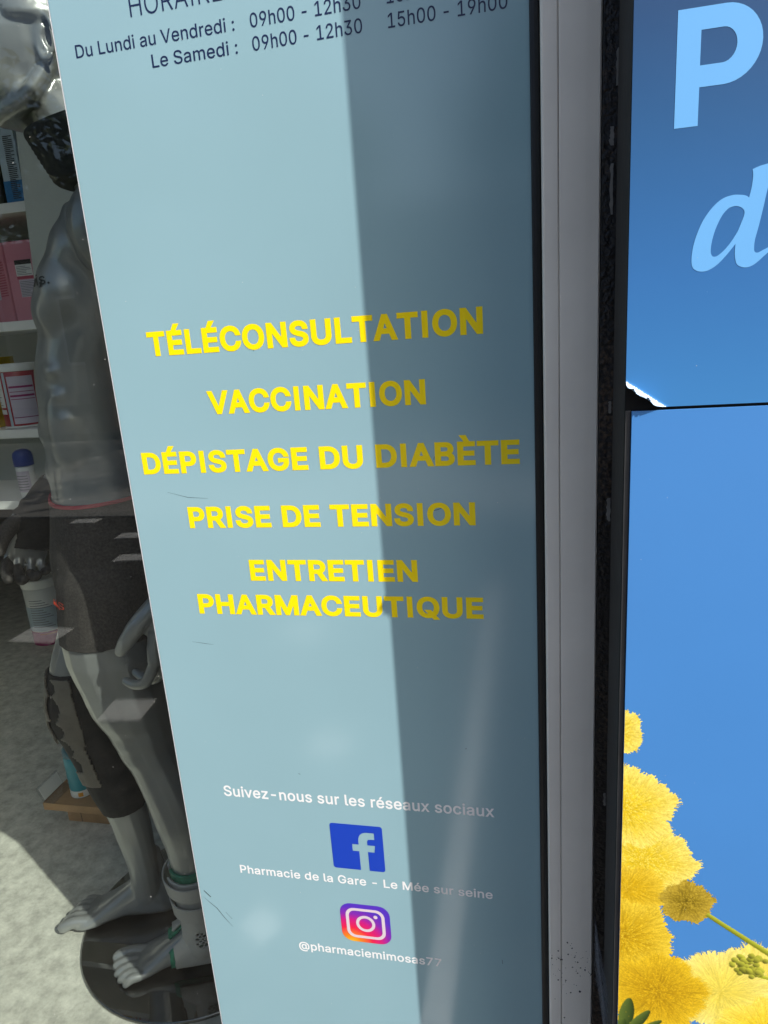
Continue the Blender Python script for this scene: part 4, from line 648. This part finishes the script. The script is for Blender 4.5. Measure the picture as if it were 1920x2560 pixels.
# neck and head
NK = Vector((0, 0, 0))
smooth_limb([(W(0, -.022, 1.60), .066), (W(0, -.012, 1.67), .059), (W(0, -.002, 1.76), .058)])
HC = W(0, .022, 1.862)
ell(HC, .078, .100, .112); ell(W(0, -.006, 1.872), .080, .094, .106)
ell(W(0, .046, 1.798), .064, .066, .072); ell(W(0, .096, 1.752), .027, .024, .024); ell(W(0, .075, 1.83), .062, .050, .070)
for s in (-1, 1):
    smooth_limb([(W(s * .066, .0, 1.800), .012), (W(s * .054, .045, 1.762), .016), (W(s * .020, .092, 1.748), .016)])       # jaw line
    ell(W(s * .048, .086, 1.826), .026, .024, .026); smooth_limb([(W(s * .014, .122, 1.878), .010), (W(s * .042, .110, 1.884), .010), (W(s * .066, .080, 1.874), .010)])
    ell(W(s * .032, .106, 1.858), .014, .011, .010)
    e0 = W(s * .079, -.012, 1.842)                                                                             # ear
    pts = [e0 + FV * (.013 * math.cos(a) - .003 * math.sin(a)) * (1.0) + ZV * (.031 * math.sin(a)) + LV * s * (.006 - .009 * math.cos(a)) for a in np.linspace(-2.2, 2.9, 16)]
    limb(pts, [.0045] + [.0052] * 14 + [.004], 8)
    pts = [e0 + FV * (.006 * math.cos(a) + .0) + ZV * (.017 * math.sin(a)) + LV * s * .003 for a in np.linspace(-1.9, 2.2, 9)]
    limb(pts, [.003] * 9, 6); ell(e0 + ZV * -.026 + FV * .004, .005, .007, .008); ell(e0 - LV * s * .004, .004, .012, .026)
smooth_limb([(W(0, .122, 1.862), .008), (W(0, .136, 1.832), .011), (W(0, .140, 1.816), .014)]); ell(W(0, .122, 1.788), .024, .010, .006); ell(W(0, .119, 1.775), .021, .011, .007)
for s in (-1, 1):                                                                                              # moulded hair strands
    for k in range(15):
        h = k / 14; a0 = .2 + 1.3 * h
        pts = []
        for j in range(7):
            q = j / 6; fa = .085 - .05 * h - q * (.115 - .03 * h); za = 1.955 - .075 * h * (1 - .3 * q) - .050 * q * (1 - .25 * h) - .012 * math.sin(3 * q + h * 9)
            r2 = max(.0, 1 - ((fa - .01) / .108) ** 2 - ((za - 1.868) / .116) ** 2); pts.append(W(s * (.0825 * math.sqrt(r2) + .002), fa, za))
        limb(pts, [.002, .0050, .0066, .0070, .0062, .0046, .002], 6)
# legs: left leg stands, right leg is forward
smooth_limb([(W(.085, .010, .935), .100), (W(.092, .030, .83), .092), (W(.092, .024, .72), .0780), (W(.088, .010, .635), .0630), (W(.086, .006, .595), .0570), (W(.084, -.008, .540), .0525), (W(.082, -.030, .430), .0545), (W(.080, -.036, .30), .0425), (W(.078, -.040, .17), .0345), (W(.078, -.036, .085), .034)])
ell(W(.086, .036, .612), .036, .030, .040)
smooth_limb([(W(-.085, .0, .935), .098), (W(-.090, .050, .83), .088), (W(-.093, .108, .72), .0750), (W(-.095, .140, .635), .0630), (W(-.096, .148, .590), .0580), (W(-.096, .136, .53), .0530), (W(-.096, .108, .42), .0540), (W(-.095, .090, .30), .0420), (W(-.098, .082, .17), .0345), (W(-.108, .084, .085), .034)])
ell(W(-.096, .178, .605), .035, .028, .040)
def foot(A, D, side):
    """A: point on the base under the ankle; D: toe direction; side: +1 when the big toe lies along +lat"""
    D = Vector(D).normalized(); lat = Vector((-D.y, D.x, 0)) * side; rings = []
    for s, hw, z0, z1, sh in ((-.066, .012, .034, .058, 0), (-.058, .024, .024, .078, 0), (-.040, .033, .021, .100, 0), (-.010, .037, .021, .128, 0), (.022, .037, .024, .122, 0), (.052, .036, .030, .100, .002),
                              (.085, .039, .028, .080, .004), (.115, .045, .022, .062, .004), (.140, .048, .021, .050, .003), (.158, .046, .022, .042, .001), (.170, .040, .024, .036, 0)):
        c = A + D * s + lat * sh; r = ringpts(c + ZV * ((z0 + z1) / 2), lat * hw, ZV * ((z1 - z0) / 2), 20, 2.3)
        rings.append(r)
    loft(rings)
    for k, (o, L, r) in enumerate(((.032, .206, .0145), (.0105, .204, .0105), (-.009, .197, .0100), (-.026, .187, .0095), (-.040, .174, .0090))):
        p0 = A + D * .130 + lat * o * .95; p2 = A + D * L + lat * o
        smooth_limb([(p0 + ZV * .040, r * .85), (p0 * .45 + p2 * .55 + ZV * .042, r * .95), (p2 - D * .012 + ZV * .034, r), (p2 - D * r * .6 + ZV * (.021 + r * .85), r * .9)], 3, None, 10)
    for s in (-1, 1): ell(A + lat * s * .030 + ZV * .112 - D * .002, .013, .014, .016)
    smooth_limb([(A - D * .034 + ZV * .19, .014), (A - D * .044 + ZV * .12, .013), (A - D * .045 + ZV * .07, .018)])
foot(W(.078, -.030, 0) + Vector((0, .010, 0)), (-.93, -.37, 0), -1)
foot(W(-.095, .094, 0) + Vector((-.004, .022, 0)), (-.957, -.29, 0), 1)
def hand(P, d, n, thumb, curl=(.35, .45, .4), sc=1.0, tcurl=.3):
    """P wrist, d towards the fingers, n palm normal, thumb = +1/-1 side of d x n"""
    d = d.normalized(); n = (n - d * n.dot(d)).normalized(); s = d.cross(n) * thumb; rings = []
    for q, hw, th in ((-.02, .026, .020), (.0, .0275, .0195), (.025, .033, .0185), (.05, .039, .0175), (.075, .042, .0155), (.092, .042, .0130), (.100, .038, .0105)):
        rings.append(ringpts(P + d * q * sc + n * .003, s * hw * sc, n * th * sc, 18, 2.5))
    loft(rings)
    for i, (o, L, r) in enumerate(((.030, 1.0, .0090), (.0095, 1.1, .0092), (-.0115, 1.03, .0088), (-.031, .82, .0078))):
        p = P + (d * .088 + s * o) * sc; q = d.copy(); pts = [(p, r * sc)]; ang = 0
        for L0, c in ((.044, curl[0]), (.027, curl[1]), (.021, curl[2])):
            ang += c * (1 + .10 * i); q = (d * math.cos(ang) + n * math.sin(ang)); p = p + (q + s * .04 * (1.5 - i)).normalized() * L0 * L * sc; pts.append((p, r * sc * (.96 if L0 > .03 else .86 if L0 > .022 else .74)))
        smooth_limb(pts, 3, None, 10)
    p = P + (d * .012 + s * .022 + n * .006) * sc; dirs = ((d * .70 + s * .60 + n * .35), (d * .85 + s * .38 + n * .38), (d * .95 + s * .10 + n * tcurl))
    pts = [(p, .0165 * sc)]
    for q, L0, r in zip(dirs, (.036, .029, .022), (.0138, .0118, .0095)): p = p + q.normalized() * L0 * sc; pts.append((p, r * sc))
    smooth_limb(pts, 3, None, 12)
# arms
smooth_limb([(W(.192, -.012, 1.545), .060), (W(.218, -.045, 1.46), .052), (W(.238, -.080, 1.36), .047), (W(.252, -.110, 1.25), .040), (W(.252, -.112, 1.20), .042), (W(.258, -.100, 1.12), .040), (W(.256, -.100, 1.02), .031), (W(.254, -.092, .96), .0275)])
hand(W(.254, -.092, .955), Vector(FV * .14 - ZV + LV * -.02), FV * .55 - LV * .70, -1, (.42, .62, .50), 1.20, .60)
smooth_limb([(W(-.192, -.012, 1.545), .060), (W(-.220, -.035, 1.46), .052), (W(-.243, -.060, 1.36), .047), (W(-.258, -.040, 1.27), .040), (W(-.256, -.010, 1.215), .042), (W(-.248, .055, 1.145), .039), (W(-.234, .140, 1.070), .030), (W(-.226, .178, 1.030), .0265)])
hand(W(-.226, .180, 1.028), Vector(FV * .36 - ZV * .93 + LV * .05), LV * .85 - FV * .35, 1, (.55, .75, .5), 1.06, .5)

me = bpy.data.meshes.new('raw'); me.from_pydata([tuple(v) for v in BV], [], BF); me.update()
ro = bpy.data.objects.new('raw', me); COL.objects.link(ro)
rm = ro.modifiers.new('r', 'REMESH'); rm.mode = 'VOXEL'; rm.voxel_size = .0034; rm.use_smooth_shade = True
smd = ro.modifiers.new('s', 'SMOOTH'); smd.factor = .5; smd.iterations = 4
body_me = bpy.data.meshes.new_from_object(ro.evaluated_get(bpy.context.evaluated_depsgraph_get())); bpy.data.objects.remove(ro)
man = empty('mannequin', (BX, BY, .02), 'silver male shop mannequin wearing dark shorts and orthopaedic braces behind the glass', 'mannequin')
# soften the modelling of the torso and face
NV = len(body_me.vertices); co = np.empty(NV * 3); body_me.vertices.foreach_get('co', co); co = co.reshape(-1, 3)
ed = np.empty(len(body_me.edges) * 2, int); body_me.edges.foreach_get('vertices', ed); ed = ed.reshape(-1, 2); dg_ = np.bincount(ed.ravel(), minlength=NV)[:, None]
l_ = (co[:, 0] - BX) * LV.x + (co[:, 1] - BY) * LV.y; f_b = (co[:, 0] - BX) * FV.x + (co[:, 1] - BY) * FV.y
w_t = np.clip((co[:, 2] - 1.02) / .06, 0, 1) * np.clip((1.64 - co[:, 2]) / .05, 0, 1) * (np.abs(l_) < .19)
w_h = ((co[:, 2] > 1.70) & (co[:, 2] < 1.85) & (f_b > .02)).astype(float)
for it in range(64):
    w = ((w_t if it < 15 else w_t * (co[:, 2] > 1.385)) + (w_h if it < 20 else 0))[:, None]
    av = np.stack([np.bincount(ed[:, 0], co[ed[:, 1], k], NV) + np.bincount(ed[:, 1], co[ed[:, 0], k], NV) for k in range(3)], 1) / np.maximum(dg_, 1)
    co += (av - co) * .55 * np.minimum(w, 1)
body_me.vertices.foreach_set('co', co.ravel()); body_me.update()
body_me.name = 'body'; body = link('body', body_me, M['silver'], man)
NV = len(body_me.vertices); co = np.empty(NV * 3); body_me.vertices.foreach_get('co', co); co = co.reshape(-1, 3)
NO = np.empty(NV * 3); body_me.vertices.foreach_get('normal', NO); NO = NO.reshape(-1, 3)
Bl = (co[:, 0] - BX) * LV.x + (co[:, 1] - BY) * LV.y; Bf = (co[:, 0] - BX) * FV.x + (co[:, 1] - BY) * FV.y; Bz = co[:, 2]
PO = [tuple(p.vertices) for p in body_me.polygons]
BVH = BVHTree.FromPolygons([tuple(v) for v in co], PO)

def shell(name, keep, planes, off, thick, mt, parent, hole=None, smooth_it=0):
    """a piece worn on the body: body surface inside the mask, trimmed by planes, lifted off the skin and given thickness"""
    idx = np.nonzero(keep)[0]; mp_ = -np.ones(NV, int); mp_[idx] = np.arange(len(idx))
    bm = bmesh.new(); vs = [bm.verts.new(co[i] + NO[i] * off) for i in idx]
    for p in PO:
        q = [mp_[i] for i in p]
        if min(q) >= 0: bm.faces.new([vs[i] for i in q])
    for pc, pn in planes:
        bmesh.ops.bisect_plane(bm, geom=bm.verts[:] + bm.edges[:] + bm.faces[:], plane_co=pc, plane_no=pn, clear_outer=True)
    if hole:
        bmesh.ops.delete(bm, geom=[f for f in bm.faces if hole(f.calc_center_median())], context='FACES')
    for _ in range(smooth_it): bmesh.ops.smooth_vert(bm, verts=bm.verts[:], factor=.5, use_axis_x=True, use_axis_y=True, use_axis_z=True)
    bmesh.ops.delete(bm, geom=[v for v in bm.verts if not v.link_faces], context='VERTS')
    bm.normal_update()
    fs = bm.faces[:]; inner = {v: bm.verts.new(v.co - v.normal * thick) for v in bm.verts[:]}; bd = [e for e in bm.edges if len(e.link_faces) == 1]
    rim = [(e.verts[0], e.verts[1]) if e.link_loops[0].vert is e.verts[0] else (e.verts[1], e.verts[0]) for e in bd]
    for f in fs: bm.faces.new([inner[v] for v in reversed(f.verts)])
    for a, b in rim:
        try: bm.faces.new((b, a, inner[a], inner[b]))
        except ValueError: pass
    return bmobj(name, bm, mt, parent, True)
def loc(p): d = p - Vector((BX, BY, 0)); return d.dot(LV), d.dot(FV), d.z
arm = ((Bl > .201) | (Bl < -.196)) & (Bz < 1.12)
hip = (Bz > .80) & (Bz < 1.14) & ~arm
wz = W(0, 0, 1.108); wn = (ZV + FV * .05 + LV * .03).normalized()
bot = W(0, 0, .845)
sh = shell('shorts', hip, [(wz, wn), (bot, -ZV)], .004, .0035, M['shorts'], man, None, 6)
shell('waistband', hip & (Bz > 1.07), [(wz + wn * .001, wn), (wz - wn * .0055, -wn)], .0055, .004, M['red_trim'], man)
rl = (Bl < -.005) & (Bz > .28) & (Bz < .79)
kb = shell('knee_brace', rl, [(W(0, .0, .735), ZV + FV * .12), (W(0, 0, .345), -ZV)], .004, .004, M['black_cloth'], man, None, 3)
def kh(p):
    l, f, z = loc(p); l += .096; f -= .132 if z > .55 else .132 - (.55 - z) * .25
    if f < .0: return True
    a = math.atan2(l, f + .01)
    if abs(a) > 1.30: return True
    for (aa, zz, ra, rz) in ((.55, .690, .30, .020), (.60, .640, .28, .030), (.55, .590, .30, .022), (.60, .545, .28, .026), (.62, .50, .24, .024), (-.5, .66, .4, .04), (-.5, .57, .4, .035)):
        if ((a - aa) / ra) ** 2 + ((z - zz) / rz) ** 2 < 1: return True
    return z < .545 and abs(a - (.9 - (.545 - z) * 1.2)) > .32
shell('brace_frame', rl, [(W(0, .0, .730), ZV + FV * .12), (W(0, 0, .44), -ZV)], .010, .004, M['taupe'], kb, kh)
# wrist brace on the far arm
wr = (Bl < -.12) & (Bz < 1.20) & (Bz > .93) & (Bf > .0)
WP = W(-.226, .180, 1.028); WD = Vector(FV * .36 - ZV * .93).normalized()
WS = WD.cross(LV * .85 - FV * .35).normalized()
wb = shell('wrist_brace', wr, [(WP - WD * .080, -WD), (WP + WD * .080, WD)], .005, .004, M['black_cloth'], man, lambda p: (p - WP).dot(WD) > .005 and (p - WP).dot(WS) > .031, 3)
# ankle brace: green liner, white side shells, straps
AP = W(.078, -.036, 0)
la = (Bl > .02) & (Bz > .03) & (Bz < .42)
an = shell('ankle_brace', la, [(W(0, 0, .285), ZV + LV * .1), (W(0, 0, .045), -ZV)], .014, .006, M['brace_white'], man,
           lambda p: (lambda l, f, z: abs(l - .078) < .016 + .5 * max(0, .10 - z) * 0 or f > .030 + (.02 if z > .2 else 0) or (((f + .034) / .013) ** 2 + ((z - .118) / .022) ** 2 < 1 and (int((f + 1) * 180) + int(z * 160)) % 2 == 0))(*loc(p)), 4)
shell('liner', la, [(W(0, 0, .300), ZV + LV * .1), (W(0, 0, .040), -ZV)], .006, .006, M['brace_green'], an,
      lambda p: (lambda l, f, z: abs(l - .078) < .012 or f > .040 + (.02 if z > .2 else 0))(*loc(p)), 2)
for z in (.262, .205): shell('strap', la, [(W(0, 0, z + .019), ZV + LV * .1), (W(0, 0, z - .019), -ZV - LV * .1)], .0225, .003, M['brace_white'], an, None, 5)
# ribbed foam collar round the neck
CV, CF = [], []
NC, NR = 56, 26
for j in range(NR):
    q = j / (NR - 1)
    for k in range(NC):
        a = 2 * math.pi * k / NC; fr = .5 + .5 * math.cos(a)
        zlo, zhi = 1.632 + .014 * (1 - fr), 1.722 + .058 * (1 - fr); lip = .012 * (1 - min(1, 10 * min(q, 1 - q)) ** .5)
        rf = (.088 + .042 * q if math.cos(a) > 0 else .070) - lip + .0011 * math.sin(q * 75); rs = .076 - lip + .0011 * math.sin(q * 75)
        c = W(0, -.020, 1.65); c.z = 0; p = c + LV * math.sin(a) * rs + FV * math.cos(a) * rf; CV.append((p.x, p.y, zlo + (zhi - zlo) * q))
for j in range(NR - 1):
    for k in range(NC):
        a, b = j * NC + k, j * NC + (k + 1) % NC; CF.append((a, b, b + NC, a + NC))
CI = len(CV)
for j in (0, NR - 1):
    for k in range(NC):
        p = Vector(CV[j * NC + k]); c = W(0, -.020, 1.65); c.z = p.z; CV.append(tuple(c + (p - c) * .70))
for k in range(NC):
    b = (k + 1) % NC; CF.append((CI + k, CI + b, b, k)); r0 = (NR - 1) * NC; CF.append((r0 + k, r0 + b, CI + NC + b, CI + NC + k))
pyd('neck_collar', CV, CF, M['black_cloth'], man, True)
lathe('base_plate', [(.277, 0), (.2795, .0025), (.2795, .0075), (.277, .010)], (-.798, .372, .0102), M['smoked'], man, 96)
def wrap(text, org, ux, uz, size, mt, dirn, bold=6):
    """small print laid on the mannequin's surface"""
    P = layout(text, bold); A = np.concatenate([q for g in P for q in g]); k = size / (CAP + 2 * bold); x1 = A[:, 0].max()
    o = fill('lettering', None, 0.0, mt, man, [[np.stack([(p[:, 0] - x1) * k, p[:, 1] * k], 1) for p in g] for g in P])
    bm = bmesh.new(); bm.from_mesh(o.data); bmesh.ops.subdivide_edges(bm, edges=bm.edges[:], cuts=1)
    for v in bm.verts:
        q = org + ux * v.co.x + uz * v.co.z; h = BVH.ray_cast(q - dirn * .3, dirn)
        if not h[0] or (h[0] - q).length > .05: h = BVH.find_nearest(q)
        v.co = h[0] + h[1] * (.0085 if mt is M['red_print'] else .0012)
    bm.to_mesh(o.data); bm.free()
vd = Vector((-.62, 1, 0)).normalized(); vr = Vector((vd.y, -vd.x, 0))
wrap('ovis.', Vector((-.731, .145, 1.464)), vr, ZV, .017, M['ink'], vd)
wrap('OVIS', Vector((-.803, .128, .923)), vr, ZV, .0115, M['red_print'], vd, 4)

# ------------------------------------------------------------------ shelves and goods inside
su = empty('shelf_unit', (-2.2, 1.05, 0), 'white shelf unit stacked with pharmacy goods behind the mannequin', 'shelf')
for zt in (1.757, 1.453, 1.148, .930): box('shelf', -3.1, -1.22, .90, 1.22, zt - .026, zt, M['white'], su, .002)
box('side_panel', -3.125, -3.101, .90, 1.22, .011, 2.2, M['white'], su); box('side_panel', -1.219, -1.197, .93, 1.22, .011, 2.2, M['white'], su)
box('back_panel', -3.1, -1.22, 1.2205, 1.235, .85, 2.2, M['panel_grey'], su)
o = box('display_board', 0, .40, -.010, .010, 0, 2.10, M['panel_grey'], None, .002); o.location = (-1.376, .80, .012); o.rotation_euler = (0, math.radians(4.7), 0)
tag(o, 'tall pale grey board leaning behind the mannequin beside the shelves', 'board')

def stripes(name, x0, x1, y, z0, z1, n, mt, parent, gap=.5, seed=1):
    """rows of tiny print as thin raised strips"""
    q = random.Random(seed); bm = bmesh.new(); h = (z1 - z0) / n
    for k in range(n):
        za = z0 + h * k; xe = x1 - (x1 - x0) * q.choice((0, 0, .05, .1, .35)); vs = [bm.verts.new(p) for p in ((x0, y, za), (xe, y, za), (xe, y, za + h * gap), (x0, y, za + h * gap))]; bm.faces.new(vs)
    return bmobj(name, bm, mt, parent)
def carton(loc, w, d, h, mt, label, cat, group=None, rz=0.0):
    e = empty('carton', loc, label, cat, group); e.rotation_euler.z = rz
    return e
def cbox(e, name, x0, x1, y0, y1, z0, z1, mt, bev=.0015):
    bm = bmesh.new(); bmbox(bm, x0, x1, y0, y1, z0, z1, bev); me = bpy.data.meshes.new(name); bm.to_mesh(me); bm.free(); me.materials.append(mt)
    o = bpy.data.objects.new(name, me); COL.objects.link(o); o.parent = e; return o
def cstr(e, *a, **k):
    o = stripes(*a, e, **k); o.matrix_parent_inverse = Matrix.Identity(4); return o
# pink cartons on the second shelf
for i, (x, y, rz, lab) in enumerate(((-1.356, .915, 0.0, 'pink carton with printed white panels at the right end of the shelf'), (-1.492, .945, -.42, 'pink carton standing turned at the left of the printed pink carton'))):
    e = carton((x, y, 1.4535), .13, .1, .212, M['pink'], lab, 'carton', 'pink cartons', rz)
    cbox(e, 'carton_body', -.066, .066, 0, .11, 0, .209, M['pink']); cbox(e, 'lid_flap', -.0655, .0655, .001, .108, .2095, .2105, M['pink_dark'], .0004)
    cbox(e, 'label', -.040, .012, -.0012, -.0004, .118, .160, M['paper'], .0002); cbox(e, 'label_header', -.040, .012, -.0016, -.0005, .148, .160, M['ink'], .0002)
    cstr(e, 'print', -.037, .009, -.0018, .121, .146, 6, M['grey_ink'], gap=.4, seed=3)
    cbox(e, 'label', -.036, .014, -.0012, -.0004, .062, .108, M['lilac'], .0002); cbox(e, 'label_header', -.040, .012, -.0014, -.0005, .110, .117, M['pink_dark'], .0002)
    cstr(e, 'print', -.034, .012, -.0018, .064, .106, 10, M['grey_ink'], gap=.4, seed=5); cstr(e, 'print', .018, .060, -.0012, .07, .165, 14, M['pink_dark'], gap=.4, seed=8)
# narrow white and blue carton on the top shelf
e = carton((-1.352, .915, 1.7575), .06, .1, .19, M['sky_box'], 'narrow white and blue carton with small print on the upper shelf', 'carton')
cbox(e, 'carton_body', -.028, .028, 0, .11, 0, .19, M['sky_box']); cbox(e, 'blue_band', -.0285, .0285, -.0008, .1105, .0005, .055, M['blue_box'], .0005); cstr(e, 'print', -.006, .022, -.0016, .010, .165, 34, M['ink'], gap=.45, seed=11)
# dark cartons
for (x, y, z, w, h, mt, lab) in ((-1.470, .94, 1.7575, .12, .20, 'black_cloth', 'dark carton on the upper shelf left of the blue and white carton'), (-1.630, .95, 1.4535, .12, .215, 'wood', 'brown carton on the second shelf left of the pink cartons'), (-1.628, .965, 1.1485, .05, .21, 'mustard', 'yellow carton beside the red and white tin')):
    e = carton((x, y, z), w, .1, h, M[mt], lab, 'carton'); cbox(e, 'carton_body', -w / 2, w / 2, 0, .12, 0, h, M[mt]); cbox(e, 'label', -w * .35, w * .35, -.001, -.0003, h * .3, h * .75, M['lilac' if mt != 'mustard' else 'orange'], .0002)
# red and white tin
e = empty('milk_tin', (-1.520, .985, 1.1485), 'red and white round tin with printed panels and white lid', 'tin')
def clathe(e, name, prof, mt, n=40, c=(0, 0, 0)):
    o = lathe(name, prof, c, mt, None, n); o.parent = e; return o
clathe(e, 'tin_body', [(.0565, 0), (.058, .002), (.058, .164), (.0565, .166)], M['red']); clathe(e, 'lid', [(.0595, .1662), (.060, .168), (.060, .186), (.058, .189)], M['white']); clathe(e, 'bottom_rim', [(.0588, .0005), (.0596, .003), (.0588, .006)], M['white'])
def cpanel(e, name, r, a0, a1, z0, z1, mt, n=10):
    v, f = [], []
    for k in range(n + 1):
        a = math.radians(a0 + (a1 - a0) * k / n)
        for z in (z0, z1): v.append((r * math.sin(a), -r * math.cos(a), z))
    for k in range(n): f.append((2 * k, 2 * k + 2, 2 * k + 3, 2 * k + 1))
    o = pyd(name, v, f, mt); o.parent = e; return o
cpanel(e, 'label', .0584, -75, -12, .062, .150, M['paper']); cpanel(e, 'label', .0584, -75, -12, .042, .056, M['paper']); cpanel(e, 'label', .0584, 8, 80, .012, .152, M['lilac']); cpanel(e, 'seam', .0586, -6, 3, .006, .164, M['sky_box'])
for (z0, z1) in ((.118, .124), (.106, .108), (.092, .098), (.084, .086), (.030, .032)): cpanel(e, 'print', .0588, 10, 78, z0, z1, M['magenta'])
for k in range(10): cpanel(e, 'print', .0588, -70, -22 - (k % 3) * 8, .068 + .0078 * k, .0705 + .0078 * k, M['grey_ink'])
# bottle with blue cap
e = empty('bottle', (-1.535, .955, .9305), 'white bottle with round blue cap under the lowest visible shelf', 'bottle')
clathe(e, 'bottle_body', [(.020, 0), (.024, .003), (.025, .010), (.026, .094), (.024, .100)], M['white']); clathe(e, 'cap', [(.0285, .1003), (.029, .104), (.029, .130), (.026, .141), (.016, .149), (.005, .152)], M['blue_cap']); cpanel(e, 'label', .0264, -60, 60, .02, .085, M['lilac'])
for k in range(6): cpanel(e, 'print', .0267, -45, 45, .026 + .0085 * k, .029 + .0085 * k, M['grey_ink'])
# tub on the floor
e = empty('tub', (-2.30, 1.80, .0105), 'large white plastic tub with magenta printed foot standing on the floor', 'tub')
clathe(e, 'tub_body', [(.072, 0), (.076, .003), (.083, .29)], M['white']); clathe(e, 'lid', [(.086, .2905), (.087, .294), (.087, .325), (.084, .331)], M['white']); cpanel(e, 'label', .0795, -70, 75, .004, .075, M['magenta'], 16); cpanel(e, 'label', .0822, -60, 78, .08, .20, M['sky_box'], 16)
for k in range(12): cpanel(e, 'print', .0835, -10, 60 - (k % 4) * 9, .10 + .012 * k, .1035 + .012 * k, M['grey_ink'])
cpanel(e, 'print', .0810, 5, 60, .060, .068, M['red'])
# stepped wooden riser with a teal canister and a clear price holder
e = empty('display_riser', (-1.25, .70, .0105), 'small stepped brown display riser on the floor behind the far leg', 'riser')
cbox(e, 'riser_foot', -.115, .09, -.065, .06, 0, .066, M['wood'], .001); cbox(e, 'riser_top', -.155, .11, -.105, .08, .0665, .090, M['wood'], .001); cbox(e, 'joint_cover', -.070, -.068, -.0658, -.0655, .001, .065, M['bark'], 0)
e = empty('canister', (-1.312, .655, .1008), 'teal canister with ribbed body and dark teal lid on the brown riser', 'canister')
clathe(e, 'canister_body', [(.030, 0), (.033, .002), (.033, .026), (.034, .030), (.0335, .060), (.0345, .064), (.0335, .090), (.0345, .094), (.034, .128), (.032, .132)], M['teal']); clathe(e, 'lid', [(.033, .1325), (.0345, .135), (.034, .152), (.026, .165), (.010, .171)], M['teal_dark']); cpanel(e, 'label', .0337, -80, 80, .003, .025, M['paper'], 14); cpanel(e, 'label_mark', .0340, 15, 38, .007, .020, M['orange'], 4)
for k in range(7): cpanel(e, 'print', .0350, -70, -50, .04 + .012 * k, .046 + .012 * k, M['paper'], 3)
e = empty('price_holder', (-1.385, .640, .1008), 'clear acrylic price holder at the edge of the brown riser', 'price holder')
cbox(e, 'foot_plate', -.018, .020, -.045, .045, .0003, .0025, M['acrylic'], .0003); o = cbox(e, 'front_plate', -.0012, .0012, -.045, .045, 0, .045, M['acrylic'], .0003); o.location = (-.017, 0, .003); o.rotation_euler.y = -.35
o = cbox(e, 'price_card', -.0008, .0008, -.040, .040, 0, .038, M['paper'], 0); o.location = (-.0145, 0, .006); o.rotation_euler.y = -.35

# ------------------------------------------------------------------ across the street (seen mirrored in the glass)
def tree_mesh(seed, n=3800, r=(1.7, 1.7, 1.25)):
    q = np.random.default_rng(seed); V, F = [], []
    cl = q.normal(size=(34, 3)); cl /= np.linalg.norm(cl, axis=1)[:, None]; cl *= q.uniform(.35, 1, (34, 1)) ** .6
    c = cl[q.integers(0, 34, n)] * .82 + q.normal(size=(n, 3)) * .14; c *= r
    a = q.normal(size=(n, 3)); a /= np.linalg.norm(a, axis=1)[:, None]; b = np.cross(a, q.normal(size=(n, 3))); b /= np.linalg.norm(b, axis=1)[:, None]
    s = q.uniform(.07, .14, (n, 1)); w = s * .36
    P = np.stack([c - a * s, c + b * w - a * s * .2, c + a * s, c - b * w - a * s * .2], 1).reshape(-1, 3)
    F = np.arange(4 * n).reshape(-1, 4); me = bpy.data.meshes.new('crown'); me.from_pydata(P.tolist(), [], F.tolist()); me.materials.append(M['leaf']); return me
def trunk_mesh(seed):
    q = random.Random(seed); bm = bmesh.new()
    def tube(p, d, L, r0, r1, k=7):
        d = d.normalized(); u = d.orthogonal().normalized(); v = d.cross(u); rr = []
        for i in range(5):
            s = i / 4; c = p + d * L * s + u * .06 * math.sin(3 * s) * L * .2; r = r0 + (r1 - r0) * s
            rr.append([bm.verts.new(c + (u * math.cos(6.283 * j / k) + v * math.sin(6.283 * j / k)) * r) for j in range(k)])
        for i in range(4):
            for j in range(k): bm.faces.new((rr[i][j], rr[i][(j + 1) % k], rr[i + 1][(j + 1) % k], rr[i + 1][j]))
        return p + d * L
    top = tube(Vector((0, 0, -.02)), Vector((.03, .02, 1)), 2.4, .17, .12)
    for k in range(7):
        a = k * .9 + q.random(); tube(top + Vector((0, 0, -.3 + .08 * k)), Vector((math.cos(a), math.sin(a), .9 + .3 * q.random())), 1.3 + .4 * q.random(), .07, .02)
    me = bpy.data.meshes.new('trunk'); bm.to_mesh(me); bm.free(); me.materials.append(M['bark']); return me
cms, tms = [tree_mesh(s) for s in (1, 2)], [trunk_mesh(s) for s in (1, 2)]
for i, (x, y, s, rz) in enumerate(((-7.2, -9.75, 1.22, .3), (-10.9, -9.9, 1.18, 1.9), (-3.6, -9.9, 1.15, 2.6), (.6, -9.8, 1.2, 4.0), (-14.8, -9.9, 1.2, 5.1), (5.0, -9.9, 1.15, .9))):
    e = empty('street_tree', (x, y if y < -9 else -9.75, .0045), 'leafy street tree on the far pavement opposite the shop', 'tree', 'trees across the street'); e.scale = (s, s, s); e.rotation_euler.z = rz
    for nm, me, z in (('trunk', tms[i % 2], 0), ('crown', cms[i % 2], 3.5)):
        o = bpy.data.objects.new(nm, me); COL.objects.link(o); o.parent = e; o.location.z = z
hb = empty('house', (-6, -17, 0), 'long cream rendered building with dark windows across the street', 'building')
box('wall', -24, 12, -22, -15, .004, 3.6, M['cream'], hb); box('roof', -24.4, 12.4, -22.4, -14.6, 3.602, 3.95, M['roof'], hb)
for r in range(1):
    for k in range(12):
        x = -22.5 + k * 2.9; z = 1.0 + r * 3.3; f = box('window', x - .65, x + .65, -15.05, -14.97, z, z + 1.7, M['white'], hb)
        for s in (-1, 1): box('pane', x + s * .30 - .27, x + s * .30 + .27, -14.968, -14.955, z + .08, z + 1.62, M['window_dark'], f)
